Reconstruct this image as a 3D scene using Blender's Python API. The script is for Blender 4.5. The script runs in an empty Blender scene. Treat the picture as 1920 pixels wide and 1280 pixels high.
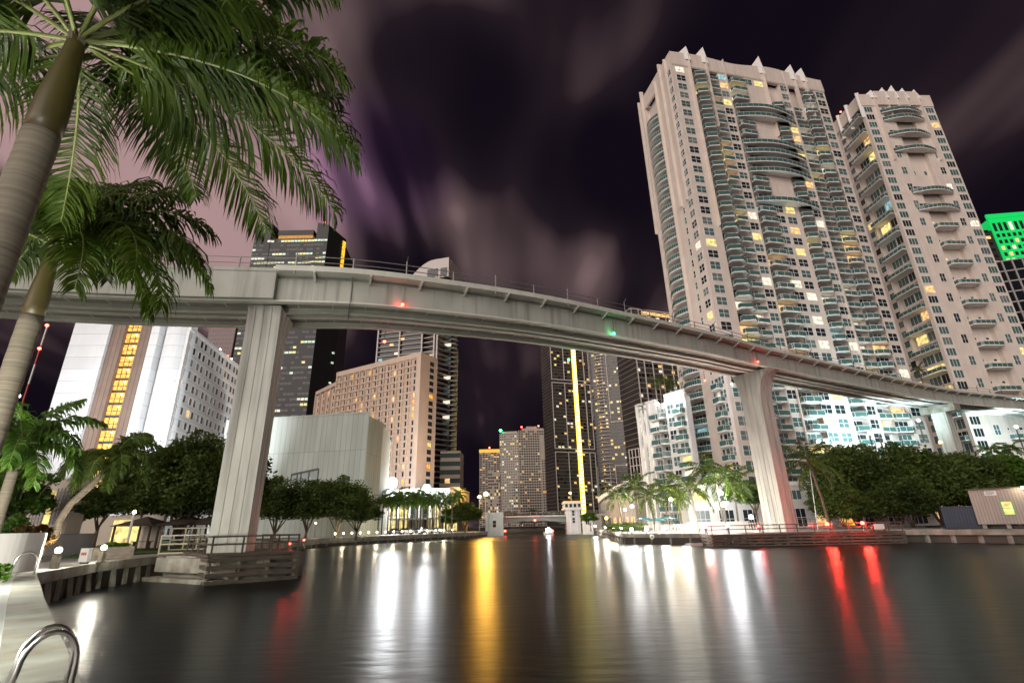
import bpy, math, random
import numpy as np
from mathutils import Vector, Matrix

# ------------------------------------------------------------------ camera, world, sun, exposure
SC = bpy.context.scene
COL = SC.collection
F_PX, PITCH, ROLL, CAM_H = 935.0, math.radians(20.2), math.radians(1.26), 3.0
cam = bpy.data.cameras.new('camera')
cam.sensor_width = 36.0
cam.lens = F_PX / 1920 * 36.0
cam.clip_start = 0.1
cam.clip_end = 8000
camo = bpy.data.objects.new('camera', cam)
COL.objects.link(camo)
camo.matrix_world = Matrix.Translation((0, 0, CAM_H)) @ Matrix.Rotation(math.pi / 2 + PITCH, 4, 'X') @ Matrix.Rotation(-ROLL, 4, 'Z')
SC.camera = camo
SC.view_settings.view_transform = 'Standard'
SC.view_settings.look = 'None'
SC.view_settings.exposure = 0.0
SC.view_settings.gamma = 1.0
SC.render.engine = 'CYCLES'
SC.cycles.use_denoising = True
SC.cycles.max_bounces = 5
SC.cycles.diffuse_bounces = 2
SC.cycles.glossy_bounces = 3
SC.cycles.transmission_bounces = 2
SC.cycles.caustics_reflective = False
SC.cycles.caustics_refractive = False
SC.cycles.sample_clamp_indirect = 4.0
SC.cycles.sample_clamp_direct = 0.0


def ray(u, v):
    x = (u - 960) / F_PX; y = (640 - v) / F_PX
    c, s = math.cos(ROLL), math.sin(ROLL)
    xr = x * c + y * s; yr = -x * s + y * c
    return Vector((xr, math.cos(PITCH) - yr * math.sin(PITCH), yr * math.cos(PITCH) + math.sin(PITCH)))


def P(u, v, Y):
    r = ray(u, v)
    return r * (Y / r.y) + Vector((0, 0, CAM_H))


def G(u, v, z):
    r = ray(u, v)
    return r * ((z - CAM_H) / r.z) + Vector((0, 0, CAM_H))


def proj(p):
    x, y, z = p[0], p[1], p[2] - CAM_H
    up = z * math.cos(PITCH) - y * math.sin(PITCH); d = y * math.cos(PITCH) + z * math.sin(PITCH)
    if d < 0.05: return (-9999, -9999)
    xr = x / d; yr = up / d
    c, s = math.cos(ROLL), math.sin(ROLL)
    return (960 + F_PX * (xr * c - yr * s), 640 - F_PX * (xr * s + yr * c))


def build_world():
    w = bpy.data.worlds.new('World'); SC.world = w; w.use_nodes = True
    nt = w.node_tree; N = nt.nodes; L = nt.links
    N.clear()
    out = N.new('ShaderNodeOutputWorld'); bg = N.new('ShaderNodeBackground')
    L.new(bg.outputs[0], out.inputs[0])
    tc = N.new('ShaderNodeTexCoord')
    sep = N.new('ShaderNodeSeparateXYZ'); L.new(tc.outputs['Generated'], sep.inputs[0])

    def math_(op, a, b=None, c=None):
        n = N.new('ShaderNodeMath'); n.operation = op
        for i, q in enumerate((a, b, c)):
            if q is None: continue
            if isinstance(q, (int, float)): n.inputs[i].default_value = q
            else: L.new(q, n.inputs[i])
        return n.outputs[0]
    zz = math_('ADD', math_('MAXIMUM', sep.outputs[2], 0.0), 0.16)
    px = math_('DIVIDE', sep.outputs[0], zz); py = math_('DIVIDE', sep.outputs[1], zz)

    def layer(sx, sy, ox, scale, detail, rough, dist):
        cb = N.new('ShaderNodeCombineXYZ')
        L.new(math_('MULTIPLY', px, sx), cb.inputs[0]); L.new(math_('MULTIPLY', py, sy), cb.inputs[1]); cb.inputs[2].default_value = ox
        n = N.new('ShaderNodeTexNoise'); n.inputs['Scale'].default_value = scale; n.inputs['Detail'].default_value = detail
        n.inputs['Roughness'].default_value = rough; n.inputs['Distortion'].default_value = dist
        L.new(cb.outputs[0], n.inputs['Vector'])
        return n.outputs['Fac']
    n1 = layer(0.8, 0.24, 3.7, 1.7, 3.0, 0.5, 0.3)
    n2 = layer(0.8, 0.14, 9.1, 3.0, 3.0, 0.55, 0.2)
    base = math_('ADD', math_('MULTIPLY', n1, 0.55), math_('MULTIPLY', n2, 0.45))

    def lobe(u, v, deg, amp):
        d = ray(u, v).normalized()
        dp = N.new('ShaderNodeVectorMath'); dp.operation = 'DOT_PRODUCT'
        nrm = N.new('ShaderNodeVectorMath'); nrm.operation = 'NORMALIZE'
        L.new(tc.outputs['Generated'], nrm.inputs[0]); L.new(nrm.outputs[0], dp.inputs[0]); dp.inputs[1].default_value = d
        mr = N.new('ShaderNodeMapRange'); mr.interpolation_type = 'SMOOTHERSTEP'
        mr.inputs['From Min'].default_value = math.cos(math.radians(deg)); mr.inputs['From Max'].default_value = 1.0
        mr.inputs['To Min'].default_value = 0; mr.inputs['To Max'].default_value = amp
        L.new(dp.outputs['Value'], mr.inputs['Value'])
        return mr.outputs[0]
    gain = None
    for u, v, deg, amp in LOBES:
        q = lobe(u, v, deg, amp); gain = q if gain is None else math_('ADD', gain, q)
    con = math_('MAXIMUM', math_('ADD', math_('MULTIPLY', math_('SUBTRACT', base, 0.5), 2.6), 0.46), 0.0)
    dens = math_('ADD', math_('MULTIPLY', con, math_('MAXIMUM', math_('ADD', gain, 0.92), 0.0)), math_('MULTIPLY', gain, 0.12))
    mr = N.new('ShaderNodeMapRange'); mr.interpolation_type = 'SMOOTHSTEP'
    mr.inputs['From Min'].default_value = 0.06; mr.inputs['From Max'].default_value = 0.85
    L.new(dens, mr.inputs['Value'])
    ramp = N.new('ShaderNodeValToRGB'); L.new(mr.outputs[0], ramp.inputs[0])
    e = ramp.color_ramp.elements
    e[0].position = 0.0; e[0].color = (0.0055, 0.0035, 0.0075, 1)
    e[1].position = 1.0; e[1].color = (0.42, 0.27, 0.27, 1)
    q = e.new(0.20); q.color = (0.017, 0.0105, 0.0150, 1)
    q = e.new(0.55); q.color = (0.105, 0.068, 0.072, 1)
    # violet tint mixed into one patch of cloud
    mix = N.new('ShaderNodeMix'); mix.data_type = 'RGBA'; mix.blend_type = 'MULTIPLY'
    L.new(lobe(705, 320, 10, 0.75), mix.inputs[0]); L.new(ramp.outputs[0], mix.inputs[6]); mix.inputs[7].default_value = (0.95, 0.68, 1.35, 1)
    L.new(mix.outputs[2], bg.inputs[0])
    bg.inputs[1].default_value = 1.0


LOBES = [(280, 300, 34, 0.62), (600, 400, 20, 0.05), (700, 330, 12, 0.25), (60, 250, 24, 0.4), (1120, 480, 14, -0.02), (985, 330, 14, -0.12), (930, 110, 14, 0.22),
         (830, 200, 12, -0.45), (1180, 110, 18, -0.22), (1560, 40, 18, -0.3), (1870, 340, 12, 0.08), (430, 450, 9, -0.30), (780, 60, 16, -0.30),
         (960, 720, 16, -0.20), (70, 640, 18, -0.9), (700, 690, 9, -0.45), (1300, 300, 14, -0.35), (1090, 330, 9, -0.25)]
build_world()
sun = bpy.data.lights.new('city_glow', 'SUN'); sun.energy = 2.25; sun.angle = math.radians(55); sun.color = (1.0, 0.90, 0.82)
suno = bpy.data.objects.new('city_glow', sun); COL.objects.link(suno)
suno.rotation_euler = Vector((0.42, 0.80, -0.36)).to_track_quat('-Z', 'Y').to_euler()

# ------------------------------------------------------------------ materials
MATS = {}


def nodes_of(name):
    m = bpy.data.materials.new(name); m.use_nodes = True
    return m, m.node_tree.nodes, m.node_tree.links, m.node_tree.nodes['Principled BSDF']


def mat(name, col, rough=0.7, var=0.0, scale=3.0, stretch=(1, 1, 1), bump=0.0, metal=0.0, spec=0.5, col2=None, stain=0.0, seams=None):
    """plain surface; var mottles it, stain adds vertical weather streaks, seams=(w,h,depth) draws panel joints in the object's x-z / y-z plane"""
    m, N, L, b = nodes_of(name)
    b.inputs['Roughness'].default_value = rough; b.inputs['Metallic'].default_value = metal
    b.inputs['Specular IOR Level'].default_value = spec
    c = N.new('ShaderNodeRGB'); c.outputs[0].default_value = (*col, 1); cur = c.outputs[0]
    tc = N.new('ShaderNodeTexCoord')

    def noise(sc, st, det=4):
        mp = N.new('ShaderNodeMapping'); mp.inputs['Scale'].default_value = st; L.new(tc.outputs['Object'], mp.inputs[0])
        n = N.new('ShaderNodeTexNoise'); n.inputs['Scale'].default_value = sc; n.inputs['Detail'].default_value = det
        L.new(mp.outputs[0], n.inputs['Vector']); return n.outputs['Fac']

    def mixin(fac, lo, hi, colour, mode='MIX'):
        nonlocal cur
        r = N.new('ShaderNodeMapRange'); r.inputs['From Min'].default_value = lo; r.inputs['From Max'].default_value = hi; L.new(fac, r.inputs['Value'])
        x = N.new('ShaderNodeMix'); x.data_type = 'RGBA'; x.blend_type = mode
        L.new(r.outputs[0], x.inputs[0]); L.new(cur, x.inputs[6]); x.inputs[7].default_value = (*colour, 1); cur = x.outputs[2]
    nf = None
    if var:
        nf = noise(scale, stretch)
        c2 = col2 or tuple(k * (1 - var) for k in col)
        mixin(nf, 0.35, 0.7, c2)
    if stain:
        sf = noise(1.0, (1.6, 1.6, 0.08), 5)
        mixin(sf, 0.5, 0.72, tuple(k * (1 - stain) for k in col))
    if seams:
        sw, sh = seams[:2]
        sp = N.new('ShaderNodeSeparateXYZ'); L.new(tc.outputs['Object'], sp.inputs[0])
        ad = N.new('ShaderNodeMath'); ad.operation = 'ADD'; L.new(sp.outputs[0], ad.inputs[0]); L.new(sp.outputs[1], ad.inputs[1])
        cb = N.new('ShaderNodeCombineXYZ'); L.new(ad.outputs[0], cb.inputs[0]); L.new(sp.outputs[2], cb.inputs[1])
        br = N.new('ShaderNodeTexBrick'); br.offset = seams[3] if len(seams) > 3 else 0.0
        br.inputs['Scale'].default_value = 1.0; br.inputs['Brick Width'].default_value = sw; br.inputs['Row Height'].default_value = sh
        br.inputs['Mortar Size'].default_value = seams[2]; br.inputs['Color1'].default_value = (0, 0, 0, 1); br.inputs['Color2'].default_value = (0.25, 0.25, 0.25, 1)
        br.inputs['Mortar'].default_value = (1, 1, 1, 1); br.inputs['Mortar Smooth'].default_value = 0.2
        L.new(cb.outputs[0], br.inputs['Vector'])
        mixin(br.outputs['Color'], 0.0, 1.6, tuple(k * 0.25 for k in col))
    L.new(cur, b.inputs['Base Color'])
    if bump and nf is not None:
        bp = N.new('ShaderNodeBump'); bp.inputs['Strength'].default_value = bump; bp.inputs['Distance'].default_value = 0.05
        L.new(nf, bp.inputs['Height']); L.new(bp.outputs[0], b.inputs['Normal'])
    MATS[name] = m
    return m


def glow(name, col, strength, sample=False, var=False):
    m, N, L, b = nodes_of(name)
    b.inputs['Base Color'].default_value = (*[min(1, c * 0.5) for c in col], 1)
    b.inputs['Emission Color'].default_value = (*col, 1); b.inputs['Emission Strength'].default_value = strength
    if var:   # rooms: curtains and furniture break the light up
        tc = N.new('ShaderNodeTexCoord'); n = N.new('ShaderNodeTexNoise'); n.inputs['Scale'].default_value = 1.3; n.inputs['Detail'].default_value = 3
        L.new(tc.outputs['Object'], n.inputs['Vector'])
        r = N.new('ShaderNodeMapRange'); r.inputs['From Min'].default_value = 0.3; r.inputs['From Max'].default_value = 0.68
        r.inputs['To Min'].default_value = strength * 0.12; r.inputs['To Max'].default_value = strength * 1.7
        L.new(n.outputs['Fac'], r.inputs['Value']); L.new(r.outputs[0], b.inputs['Emission Strength'])
    m.cycles.emission_sampling = 'AUTO' if sample else 'NONE'
    MATS[name] = m
    return m


def leafmat(name, c1, c2, sc=0.5):
    m, N, L, b = nodes_of(name)
    tc = N.new('ShaderNodeTexCoord'); n = N.new('ShaderNodeTexNoise'); n.inputs['Scale'].default_value = sc; n.inputs['Detail'].default_value = 4
    L.new(tc.outputs['Object'], n.inputs['Vector'])
    r = N.new('ShaderNodeMapRange'); r.inputs['From Min'].default_value = 0.35; r.inputs['From Max'].default_value = 0.65; L.new(n.outputs['Fac'], r.inputs['Value'])
    x = N.new('ShaderNodeMix'); x.data_type = 'RGBA'; L.new(r.outputs[0], x.inputs[0]); x.inputs[6].default_value = (*c1, 1); x.inputs[7].default_value = (*c2, 1)
    L.new(x.outputs[2], b.inputs['Base Color']); b.inputs['Roughness'].default_value = 0.5
    b.inputs['Specular IOR Level'].default_value = 0.25
    tr = N.new('ShaderNodeBsdfTranslucent'); L.new(x.outputs[2], tr.inputs[0])
    ms = N.new('ShaderNodeMixShader'); ms.inputs[0].default_value = 0.3
    L.new(b.outputs[0], ms.inputs[1]); L.new(tr.outputs[0], ms.inputs[2]); L.new(ms.outputs[0], N['Material Output'].inputs[0])
    MATS[name] = m
    return m


mat('plaster', (0.80, 0.70, 0.625), 0.8, 0.12, 0.35, stain=0.16)
mat('white_plaster', (0.74, 0.72, 0.70), 0.8, 0.10, 0.3, stain=0.12)
mat('slab_white', (0.90, 0.88, 0.85), 0.7, 0.06, 1.0)
mat('rail_white', (0.86, 0.86, 0.84), 0.5)
mat('green_glass', (0.07, 0.15, 0.14), 0.12, spec=0.6)
mat('window_glass', (0.11, 0.19, 0.185), 0.10, 0.5, 0.25, spec=0.7)
mat('dark_window', (0.022, 0.03, 0.034), 0.10, spec=0.6)
mat('curtain_window', (0.20, 0.24, 0.23), 0.35, 0.35, 1.2)
mat('tower_glass', (0.012, 0.014, 0.018), 0.12, 0.4, 0.05, spec=0.5)
mat('brown_glass', (0.085, 0.070, 0.060), 0.25, 0.4, 0.06, spec=0.5)
mat('frame_dark', (0.05, 0.05, 0.05), 0.5)
mat('granite', (0.028, 0.028, 0.028), 0.5, 0.25, 0.5)
mat('pale_frame', (0.66, 0.60, 0.57), 0.6)
mat('grey_frame', (0.34, 0.32, 0.32), 0.6)
mat('pink_concrete', (0.64, 0.49, 0.39), 0.8, 0.12, 0.2, stain=0.1)
mat('cream_concrete', (0.60, 0.52, 0.44), 0.8, 0.1, 0.3, stain=0.12)
mat('pink_granite', (0.38, 0.22, 0.22), 0.6, 0.1, 0.3)
mat('hall_concrete', (0.49, 0.54, 0.50), 0.85, 0.14, 0.25, (1, 1, 0.3), stain=0.22, seams=(1.25, 9.0, 0.05))
mat('panel_white', (0.80, 0.81, 0.82), 0.7, 0.06, 0.3, stain=0.08, seams=(60.0, 3.1, 0.05))
mat('brown_ribbed', (0.27, 0.19, 0.15), 0.8, 0.15, 0.5, seams=(1.1, 90.0, 0.10))
mat('concrete', (0.54, 0.555, 0.50), 0.85, 0.22, 0.5, (1, 1, 0.6), 0.08, stain=0.45)
mat('pier_concrete', (0.60, 0.61, 0.56), 0.85, 0.18, 0.7, (1, 1, 0.4), 0.08, stain=0.5)
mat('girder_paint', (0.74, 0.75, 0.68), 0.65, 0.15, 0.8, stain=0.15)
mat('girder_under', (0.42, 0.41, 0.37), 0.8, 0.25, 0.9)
mat('rail_steel', (0.22, 0.22, 0.21), 0.5, metal=0.3)
mat('timber', (0.12, 0.095, 0.075), 0.85, 0.5, 2.0, (1, 1, 6), 0.3)
mat('timber_pale', (0.30, 0.26, 0.21), 0.85, 0.4, 2.0, (1, 1, 6), 0.2)
mat('weathered', (0.36, 0.36, 0.32), 0.9, 0.5, 0.9, bump=0.3, col2=(0.18, 0.15, 0.11), stain=0.3)
mat('sheet_pile', (0.10, 0.07, 0.055), 0.9, 0.5, 1.5, (1, 1, 0.3), 0.2)
mat('paving', (0.44, 0.43, 0.40), 0.5, 0.22, 0.45, (1, 1, 1), 0.1)
mat('dock_paving', (0.62, 0.63, 0.60), 0.34, 0.25, 0.6, (0.5, 1.6, 1), 0.25)
mat('grass', (0.07, 0.14, 0.025), 0.9, 0.5, 2.0, bump=0.3)
mat('soil', (0.10, 0.09, 0.075), 0.95, 0.4, 0.3)
mat('steel', (0.62, 0.62, 0.60), 0.22, metal=1.0)
mat('galvanised', (0.42, 0.40, 0.30), 0.5, metal=0.3)
mat('bark', (0.16, 0.12, 0.09), 0.9, 0.4, 2.0, (1, 1, 0.4), 0.4)
mat('palm_bark', (0.21, 0.175, 0.135), 0.85, 0.5, 1.0, (0.4, 0.4, 16), 0.3, col2=(0.10, 0.08, 0.06))
mat('crownshaft', (0.10, 0.085, 0.02), 0.45, 0.45, 0.9, (1, 1, 0.6), col2=(0.05, 0.03, 0.014))
mat('crownshaft_green', (0.13, 0.17, 0.04), 0.45, 0.4, 0.9)
mat('rachis', (0.16, 0.18, 0.05), 0.5)
leafmat('leaf_palm', (0.056, 0.088, 0.006), (0.018, 0.036, 0.003), 0.8)
leafmat('leaf_coco', (0.10, 0.15, 0.022), (0.035, 0.062, 0.01), 0.6)
leafmat('leaf_lit', (0.10, 0.20, 0.022), (0.04, 0.09, 0.012), 0.8)  # brighter green: lamp light on the foliage put into the leaf colour
leafmat('leaf_dark', (0.10, 0.145, 0.030), (0.034, 0.060, 0.014), 0.35)
leafmat('leaf_olive', (0.115, 0.165, 0.032), (0.045, 0.075, 0.016), 0.4)
leafmat('leaf_brown', (0.13, 0.07, 0.02), (0.06, 0.035, 0.01), 1.0)
mat('shed_siding', (0.42, 0.37, 0.33), 0.7, 0.12, 0.5, seams=(0.3, 9.0, 0.03))
mat('blue_steel', (0.02, 0.03, 0.065), 0.5, 0.3, 1.0)
mat('sign_white', (0.75, 0.75, 0.73), 0.5)
mat('sign_ink', (0.5, 0.03, 0.03), 0.5)
mat('ink_dark', (0.05, 0.05, 0.06), 0.5)
mat('awning_blue', (0.05, 0.25, 0.32), 0.6)
mat('roof_brown', (0.12, 0.09, 0.07), 0.8, 0.3, 1.0)
mat('lamp_metal', (0.18, 0.18, 0.17), 0.4, metal=0.5)
mat('house_white', (0.72, 0.75, 0.74), 0.75, 0.12, 0.8, stain=0.15)
mat('bridge_green', (0.20, 0.27, 0.24), 0.6, 0.2, 0.5, stain=0.2)
mat('boat_white', (0.75, 0.75, 0.75), 0.3)
mat('car_dark', (0.06, 0.07, 0.08), 0.25)
mat('car_pale', (0.5, 0.5, 0.52), 0.25)
mat('tyre', (0.02, 0.02, 0.02), 0.8)
mat('mast_red', (0.45, 0.05, 0.04), 0.6)
mat('green_face', (0.05, 0.75, 0.22), 0.7, 0.1, 0.2)
glow('lit_warm', (1.0, 0.62, 0.24), 0.95, var=True)
glow('lit_yellow', (1.0, 0.80, 0.28), 0.9, var=True)
glow('lit_white', (1.0, 0.93, 0.74), 0.85, var=True)
glow('lit_cyan', (0.45, 0.85, 0.9), 0.45, var=True)
glow('lit_office', (0.72, 0.95, 0.72), 0.75, var=True)
glow('lit_amber', (1.0, 0.48, 0.07), 1.1, var=True)
glow('lit_blue', (0.2, 0.3, 0.9), 0.4, var=True)
glow('strip_yellow', (1.0, 0.70, 0.05), 3.0)
glow('strip_amber', (1.0, 0.55, 0.04), 1.3, var=True)
glow('strip_dot', (1.0, 0.92, 0.45), 16.0)
glow('crown_amber', (1.0, 0.45, 0.05), 1.1)
glow('crown_dim', (1.0, 0.45, 0.05), 0.30, var=True)
glow('lobby', (0.95, 0.80, 0.32), 0.9, var=True)
glow('bulb_white', (0.96, 0.98, 1.0), 30)
glow('bulb_warm', (1.0, 0.86, 0.6), 25)
glow('bulb_amber', (1.0, 0.55, 0.10), 25)
glow('bulb_red', (1.0, 0.05, 0.03), 22)
glow('bulb_green', (0.05, 1.0, 0.30), 14)
glow('green_wall_glow', (0.0, 0.85, 0.16), 0.55)  # floodlight put into the wall as its own green glow
glow('sign_glow', (1.0, 1.0, 0.97), 2.2)


# ------------------------------------------------------------------ mesh builder
class MB:
    def __init__(s): s.v = []; s.f = []; s.m = []; s.names = []

    def mi(s, name):
        if name not in s.names: s.names.append(name)
        return s.names.index(name)

    def add(s, verts, faces, mt):
        o = len(s.v); s.v.extend([tuple(p) for p in verts]); k = s.mi(mt)
        for f in faces: s.f.append(tuple(o + i for i in f)); s.m.append(k)

    def box(s, x0, x1, y0, y1, z0, z1, mt, M=None):
        vs = [(x0, y0, z0), (x1, y0, z0), (x1, y1, z0), (x0, y1, z0), (x0, y0, z1), (x1, y0, z1), (x1, y1, z1), (x0, y1, z1)]
        if M is not None: vs = [M @ Vector(p) for p in vs]
        s.add(vs, [(0, 3, 2, 1), (4, 5, 6, 7), (0, 1, 5, 4), (1, 2, 6, 5), (2, 3, 7, 6), (3, 0, 4, 7)], mt)

    def prism(s, poly, z0, z1, mt, top=None):
        n = len(poly); tz = top or [z1] * n
        a = sum(poly[i][0] * poly[(i + 1) % n][1] - poly[(i + 1) % n][0] * poly[i][1] for i in range(n))
        if a < 0: poly = poly[::-1]; tz = tz[::-1]
        vs = [(p[0], p[1], z0) for p in poly] + [(p[0], p[1], tz[i]) for i, p in enumerate(poly)]
        fs = [tuple(range(n))[::-1], tuple(range(n, 2 * n))] + [(i, (i + 1) % n, n + (i + 1) % n, n + i) for i in range(n)]
        s.add(vs, fs, mt)

    def beam(s, a, b, w, h, mt):
        a, b = Vector(a), Vector(b); d = (b - a); L = d.length
        if L < 1e-6: return
        d.normalize(); up = Vector((0, 0, 1)) if abs(d.z) < 0.95 else Vector((1, 0, 0))
        sx = d.cross(up).normalized(); sy = sx.cross(d)
        M = Matrix((( d.x, sx.x, sy.x, a.x), (d.y, sx.y, sy.y, a.y), (d.z, sx.z, sy.z, a.z), (0, 0, 0, 1)))
        s.box(0, L, -w / 2, w / 2, -h / 2, h / 2, mt, M)

    def tube(s, pts, rads, mt, n=8, caps=True):
        pts = [Vector(p) for p in pts]
        if isinstance(rads, (int, float)): rads = [rads] * len(pts)
        vs = []; prev = None
        for i, p in enumerate(pts):
            d = (pts[min(i + 1, len(pts) - 1)] - pts[max(i - 1, 0)]).normalized()
            if prev is None:
                ref = Vector((1, 0, 0)) if abs(d.x) < 0.9 else Vector((0, 1, 0)); u = d.cross(ref).normalized()
            else: u = (prev - d * prev.dot(d)).normalized()
            prev = u; w = d.cross(u)
            for k in range(n):
                a = 2 * math.pi * k / n
                vs.append(p + (u * math.cos(a) + w * math.sin(a)) * rads[i])
        fs = [(i * n + k, i * n + (k + 1) % n, (i + 1) * n + (k + 1) % n, (i + 1) * n + k) for i in range(len(pts) - 1) for k in range(n)]
        if caps: fs += [tuple(range(n))[::-1], tuple((len(pts) - 1) * n + k for k in range(n))]
        s.add(vs, fs, mt)

    def ball(s, c, r, mt, n=10, m=6, sz=1.0):
        vs = [(c[0], c[1], c[2] - r * sz)]
        for i in range(1, m):
            t = math.pi * i / m
            for k in range(n):
                a = 2 * math.pi * k / n
                vs.append((c[0] + r * math.sin(t) * math.cos(a), c[1] + r * math.sin(t) * math.sin(a), c[2] - r * sz * math.cos(t)))
        vs.append((c[0], c[1], c[2] + r * sz)); T = len(vs) - 1
        fs = [(0, 1 + (k + 1) % n, 1 + k) for k in range(n)]
        for i in range(m - 2):
            for k in range(n):
                a = 1 + i * n + k; b = 1 + i * n + (k + 1) % n
                fs.append((a, b, b + n, a + n))
        o = 1 + (m - 2) * n
        fs += [(o + k, o + (k + 1) % n, T) for k in range(n)]
        s.add(vs, fs, mt)

    def mesh(s, name, smooth=False):
        me = bpy.data.meshes.new(name); me.from_pydata(s.v, [], s.f)
        for nm in s.names: me.materials.append(MATS[nm])
        me.polygons.foreach_set('material_index', np.array(s.m, dtype=np.int32))
        if smooth: me.polygons.foreach_set('use_smooth', np.ones(len(s.f), dtype=bool))
        me.update()
        return me

    def build(s, name, parent=None, M=None, smooth=False, **props):
        return put(s.mesh(name, smooth), name, parent, M, **props)


def put(me, name, parent=None, M=None, **props):
    o = bpy.data.objects.new(name, me); COL.objects.link(o)
    if parent is not None: o.parent = parent
    if M is not None: o.matrix_local = M
    for k, v in props.items():
        if v is not None: o[k] = v
    return o


def thing(name, label, cat, loc=(0, 0, 0), rz=0.0, group=None, kind=None):
    o = bpy.data.objects.new(name, None); COL.objects.link(o)
    o.location = loc; o.rotation_euler = (0, 0, rz); o.empty_display_size = 0.2
    o['label'] = label; o['category'] = cat
    if group: o['group'] = group
    if kind: o['kind'] = kind
    o['_m'] = 0; del o['_m']
    return o


def tag(o, label, cat, group=None):
    o['label'] = label; o['category'] = cat
    if group: o['group'] = group
    return o


def rootM(o): return Matrix.Translation(o.location) @ Matrix.Rotation(o.rotation_euler.z, 4, 'Z')


def add_light(name, loc, power, col, radius=0.3, parent=None, spot=None, aim=None):
    l = bpy.data.lights.new(name, 'SPOT' if spot else 'POINT'); l.energy = power; l.color = col; l.shadow_soft_size = radius
    if spot: l.spot_size = math.radians(spot); l.spot_blend = 0.6
    o = bpy.data.objects.new(name, l); COL.objects.link(o); o.location = loc
    if aim is not None: o.rotation_euler = Vector(aim).to_track_quat('-Z', 'Y').to_euler()
    if parent is not None: o.parent = parent
    return o


def seen(w):
    u, v = proj(w)
    return -20 < u < 1940 and -20 < v < 1300


def repeats(root, name, items, cap=100):
    """items: (mesh, local matrix, label or None). The largest in the picture become parts of their own, the rest one part."""
    RM = rootM(root)

    def key(it):
        w = RM @ it[1].translation
        return (0 if seen(w) else 1, (w - Vector((0, 0, CAM_H))).length)
    items = sorted(items, key=key)
    for me, M, lb in items[:cap]: put(me, name, root, M, label=lb)
    rest = items[cap:]
    if rest:
        mb = MB()
        for me, M, lb in rest:
            vs = [M @ v.co for v in me.vertices]; o = len(mb.v); mb.v.extend([tuple(p) for p in vs])
            mp = [mb.mi(m.name) for m in me.materials]
            for p in me.polygons: mb.f.append(tuple(o + i for i in p.vertices)); mb.m.append(mp[p.material_index])
        mb.build(name, root, kind='stuff')


CACHE = {}


def win(w, h, nx=2, ny=2, glass='window_glass', frame='rail_white', far=False):
    k = ('w', w, h, nx, ny, glass, frame, far)
    if k not in CACHE:
        mb = MB()
        mb.box(-w / 2, w / 2, -0.02, 0.25, 0, h, glass)
        t = 0.07 if not far else 0.14
        if nx:
            for i in range(nx + 1):
                x = -w / 2 + w * i / nx; mb.box(x - t / 2, x + t / 2, -0.07, 0.02, 0, h, frame)
            for j in range(ny + 1):
                z = h * j / ny; mb.box(-w / 2 - t / 2, w / 2 + t / 2, -0.075, 0.015, z - t / 2, z + t / 2, frame)
        CACHE[k] = mb.mesh('window')
    return CACHE[k]


def balcony(w, dep, shape='rect', door='window_glass', inset=0.0, fh=2.9, slab='slab_white'):
    """slab with a glass balustrade, and the glazed door behind it; local front faces -y, wall at y = inset"""
    k = ('b', w, dep, shape, door, inset, fh, slab)
    if k not in CACHE:
        mb = MB()
        if shape == 'rect': pl = [(-w / 2, 0), (-w / 2, -dep), (w / 2, -dep), (w / 2, 0)]
        elif shape == 'wedge': pl = [(-w / 2, 0), (-w / 2, -dep * 0.55), (w * 0.12, -dep), (w / 2, -dep * 0.25), (w / 2, 0)]
        elif shape == 'arc':
            pl = [(-w / 2 + w * i / 12, -dep * (0.25 + 0.75 * math.sin(math.pi * i / 12))) for i in range(13)]
            pl = [(-w / 2, 0)] + pl + [(w / 2, 0)]
        else: pl = [(-w / 2, 0), (-w / 2, -dep * .8), (-w * .42, -dep), (w * .42, -dep), (w / 2, -dep * .8), (w / 2, 0)]
        full = [(pl[0][0], inset)] + pl[0:] + [(pl[-1][0], inset)] if inset > 0 else pl
        mb.prism(full, -0.22, 0.0, slab)
        for a, b in zip(pl[:-1], pl[1:]):
            d = Vector((b[0] - a[0], b[1] - a[1], 0)); L = d.length
            if L < 0.05: continue
            A = Vector((a[0], a[1], 0)); B = Vector((b[0], b[1], 0))
            up = Vector((0, 0, 1))
            mb.beam(A + up * 0.52, B + up * 0.52, 0.04, 0.86, 'green_glass')
            mb.beam(A + up * 1.02, B + up * 1.02, 0.07, 0.08, 'rail_white')
            npost = max(1, int(L / 1.3))
            for i in range(npost + 1):
                p = A + (B - A) * (i / npost); mb.box(p.x - 0.035, p.x + 0.035, p.y - 0.035, p.y + 0.035, 0, 1.05, 'rail_white')
        ww = w * 0.86
        mb.box(-ww / 2, ww / 2, inset - 0.03, inset + 0.2, 0.05, fh - 0.55, door)
        n = max(2, int(ww / 1.2))
        for i in range(n + 1):
            x = -ww / 2 + ww * i / n; mb.box(x - 0.04, x + 0.04, inset - 0.07, inset, 0.05, fh - 0.55, 'rail_white')
        CACHE[k] = mb.mesh('balcony')
    return CACHE[k]


def Mf(x, z, y=0.0): return Matrix.Translation((x, y, z))
def Ml(y, z, x=0.0): return Matrix.Translation((x, y, z)) @ Matrix.Rotation(-math.pi / 2, 4, 'Z')
def Mr(y, z, x=0.0): return Matrix.Translation((x, y, z)) @ Matrix.Rotation(math.pi / 2, 4, 'Z')


RND = random.Random(7)
LIT = ['lit_warm', 'lit_yellow', 'lit_white', 'lit_yellow', 'lit_warm', 'lit_white', 'lit_yellow', 'lit_warm', 'lit_white', 'lit_yellow', 'lit_white', 'lit_cyan']


def pick(p, dark=0.35, curt=0.15):
    """glass of one window: lit with chance p, else dark, curtained or plain"""
    r = RND.random()
    if r < p: return RND.choice(LIT)
    r = RND.random()
    return 'dark_window' if r < dark else ('curtain_window' if r < dark + curt else 'window_glass')


def lab(g, what): return ('lit ' + what) if g.startswith('lit') else None


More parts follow.
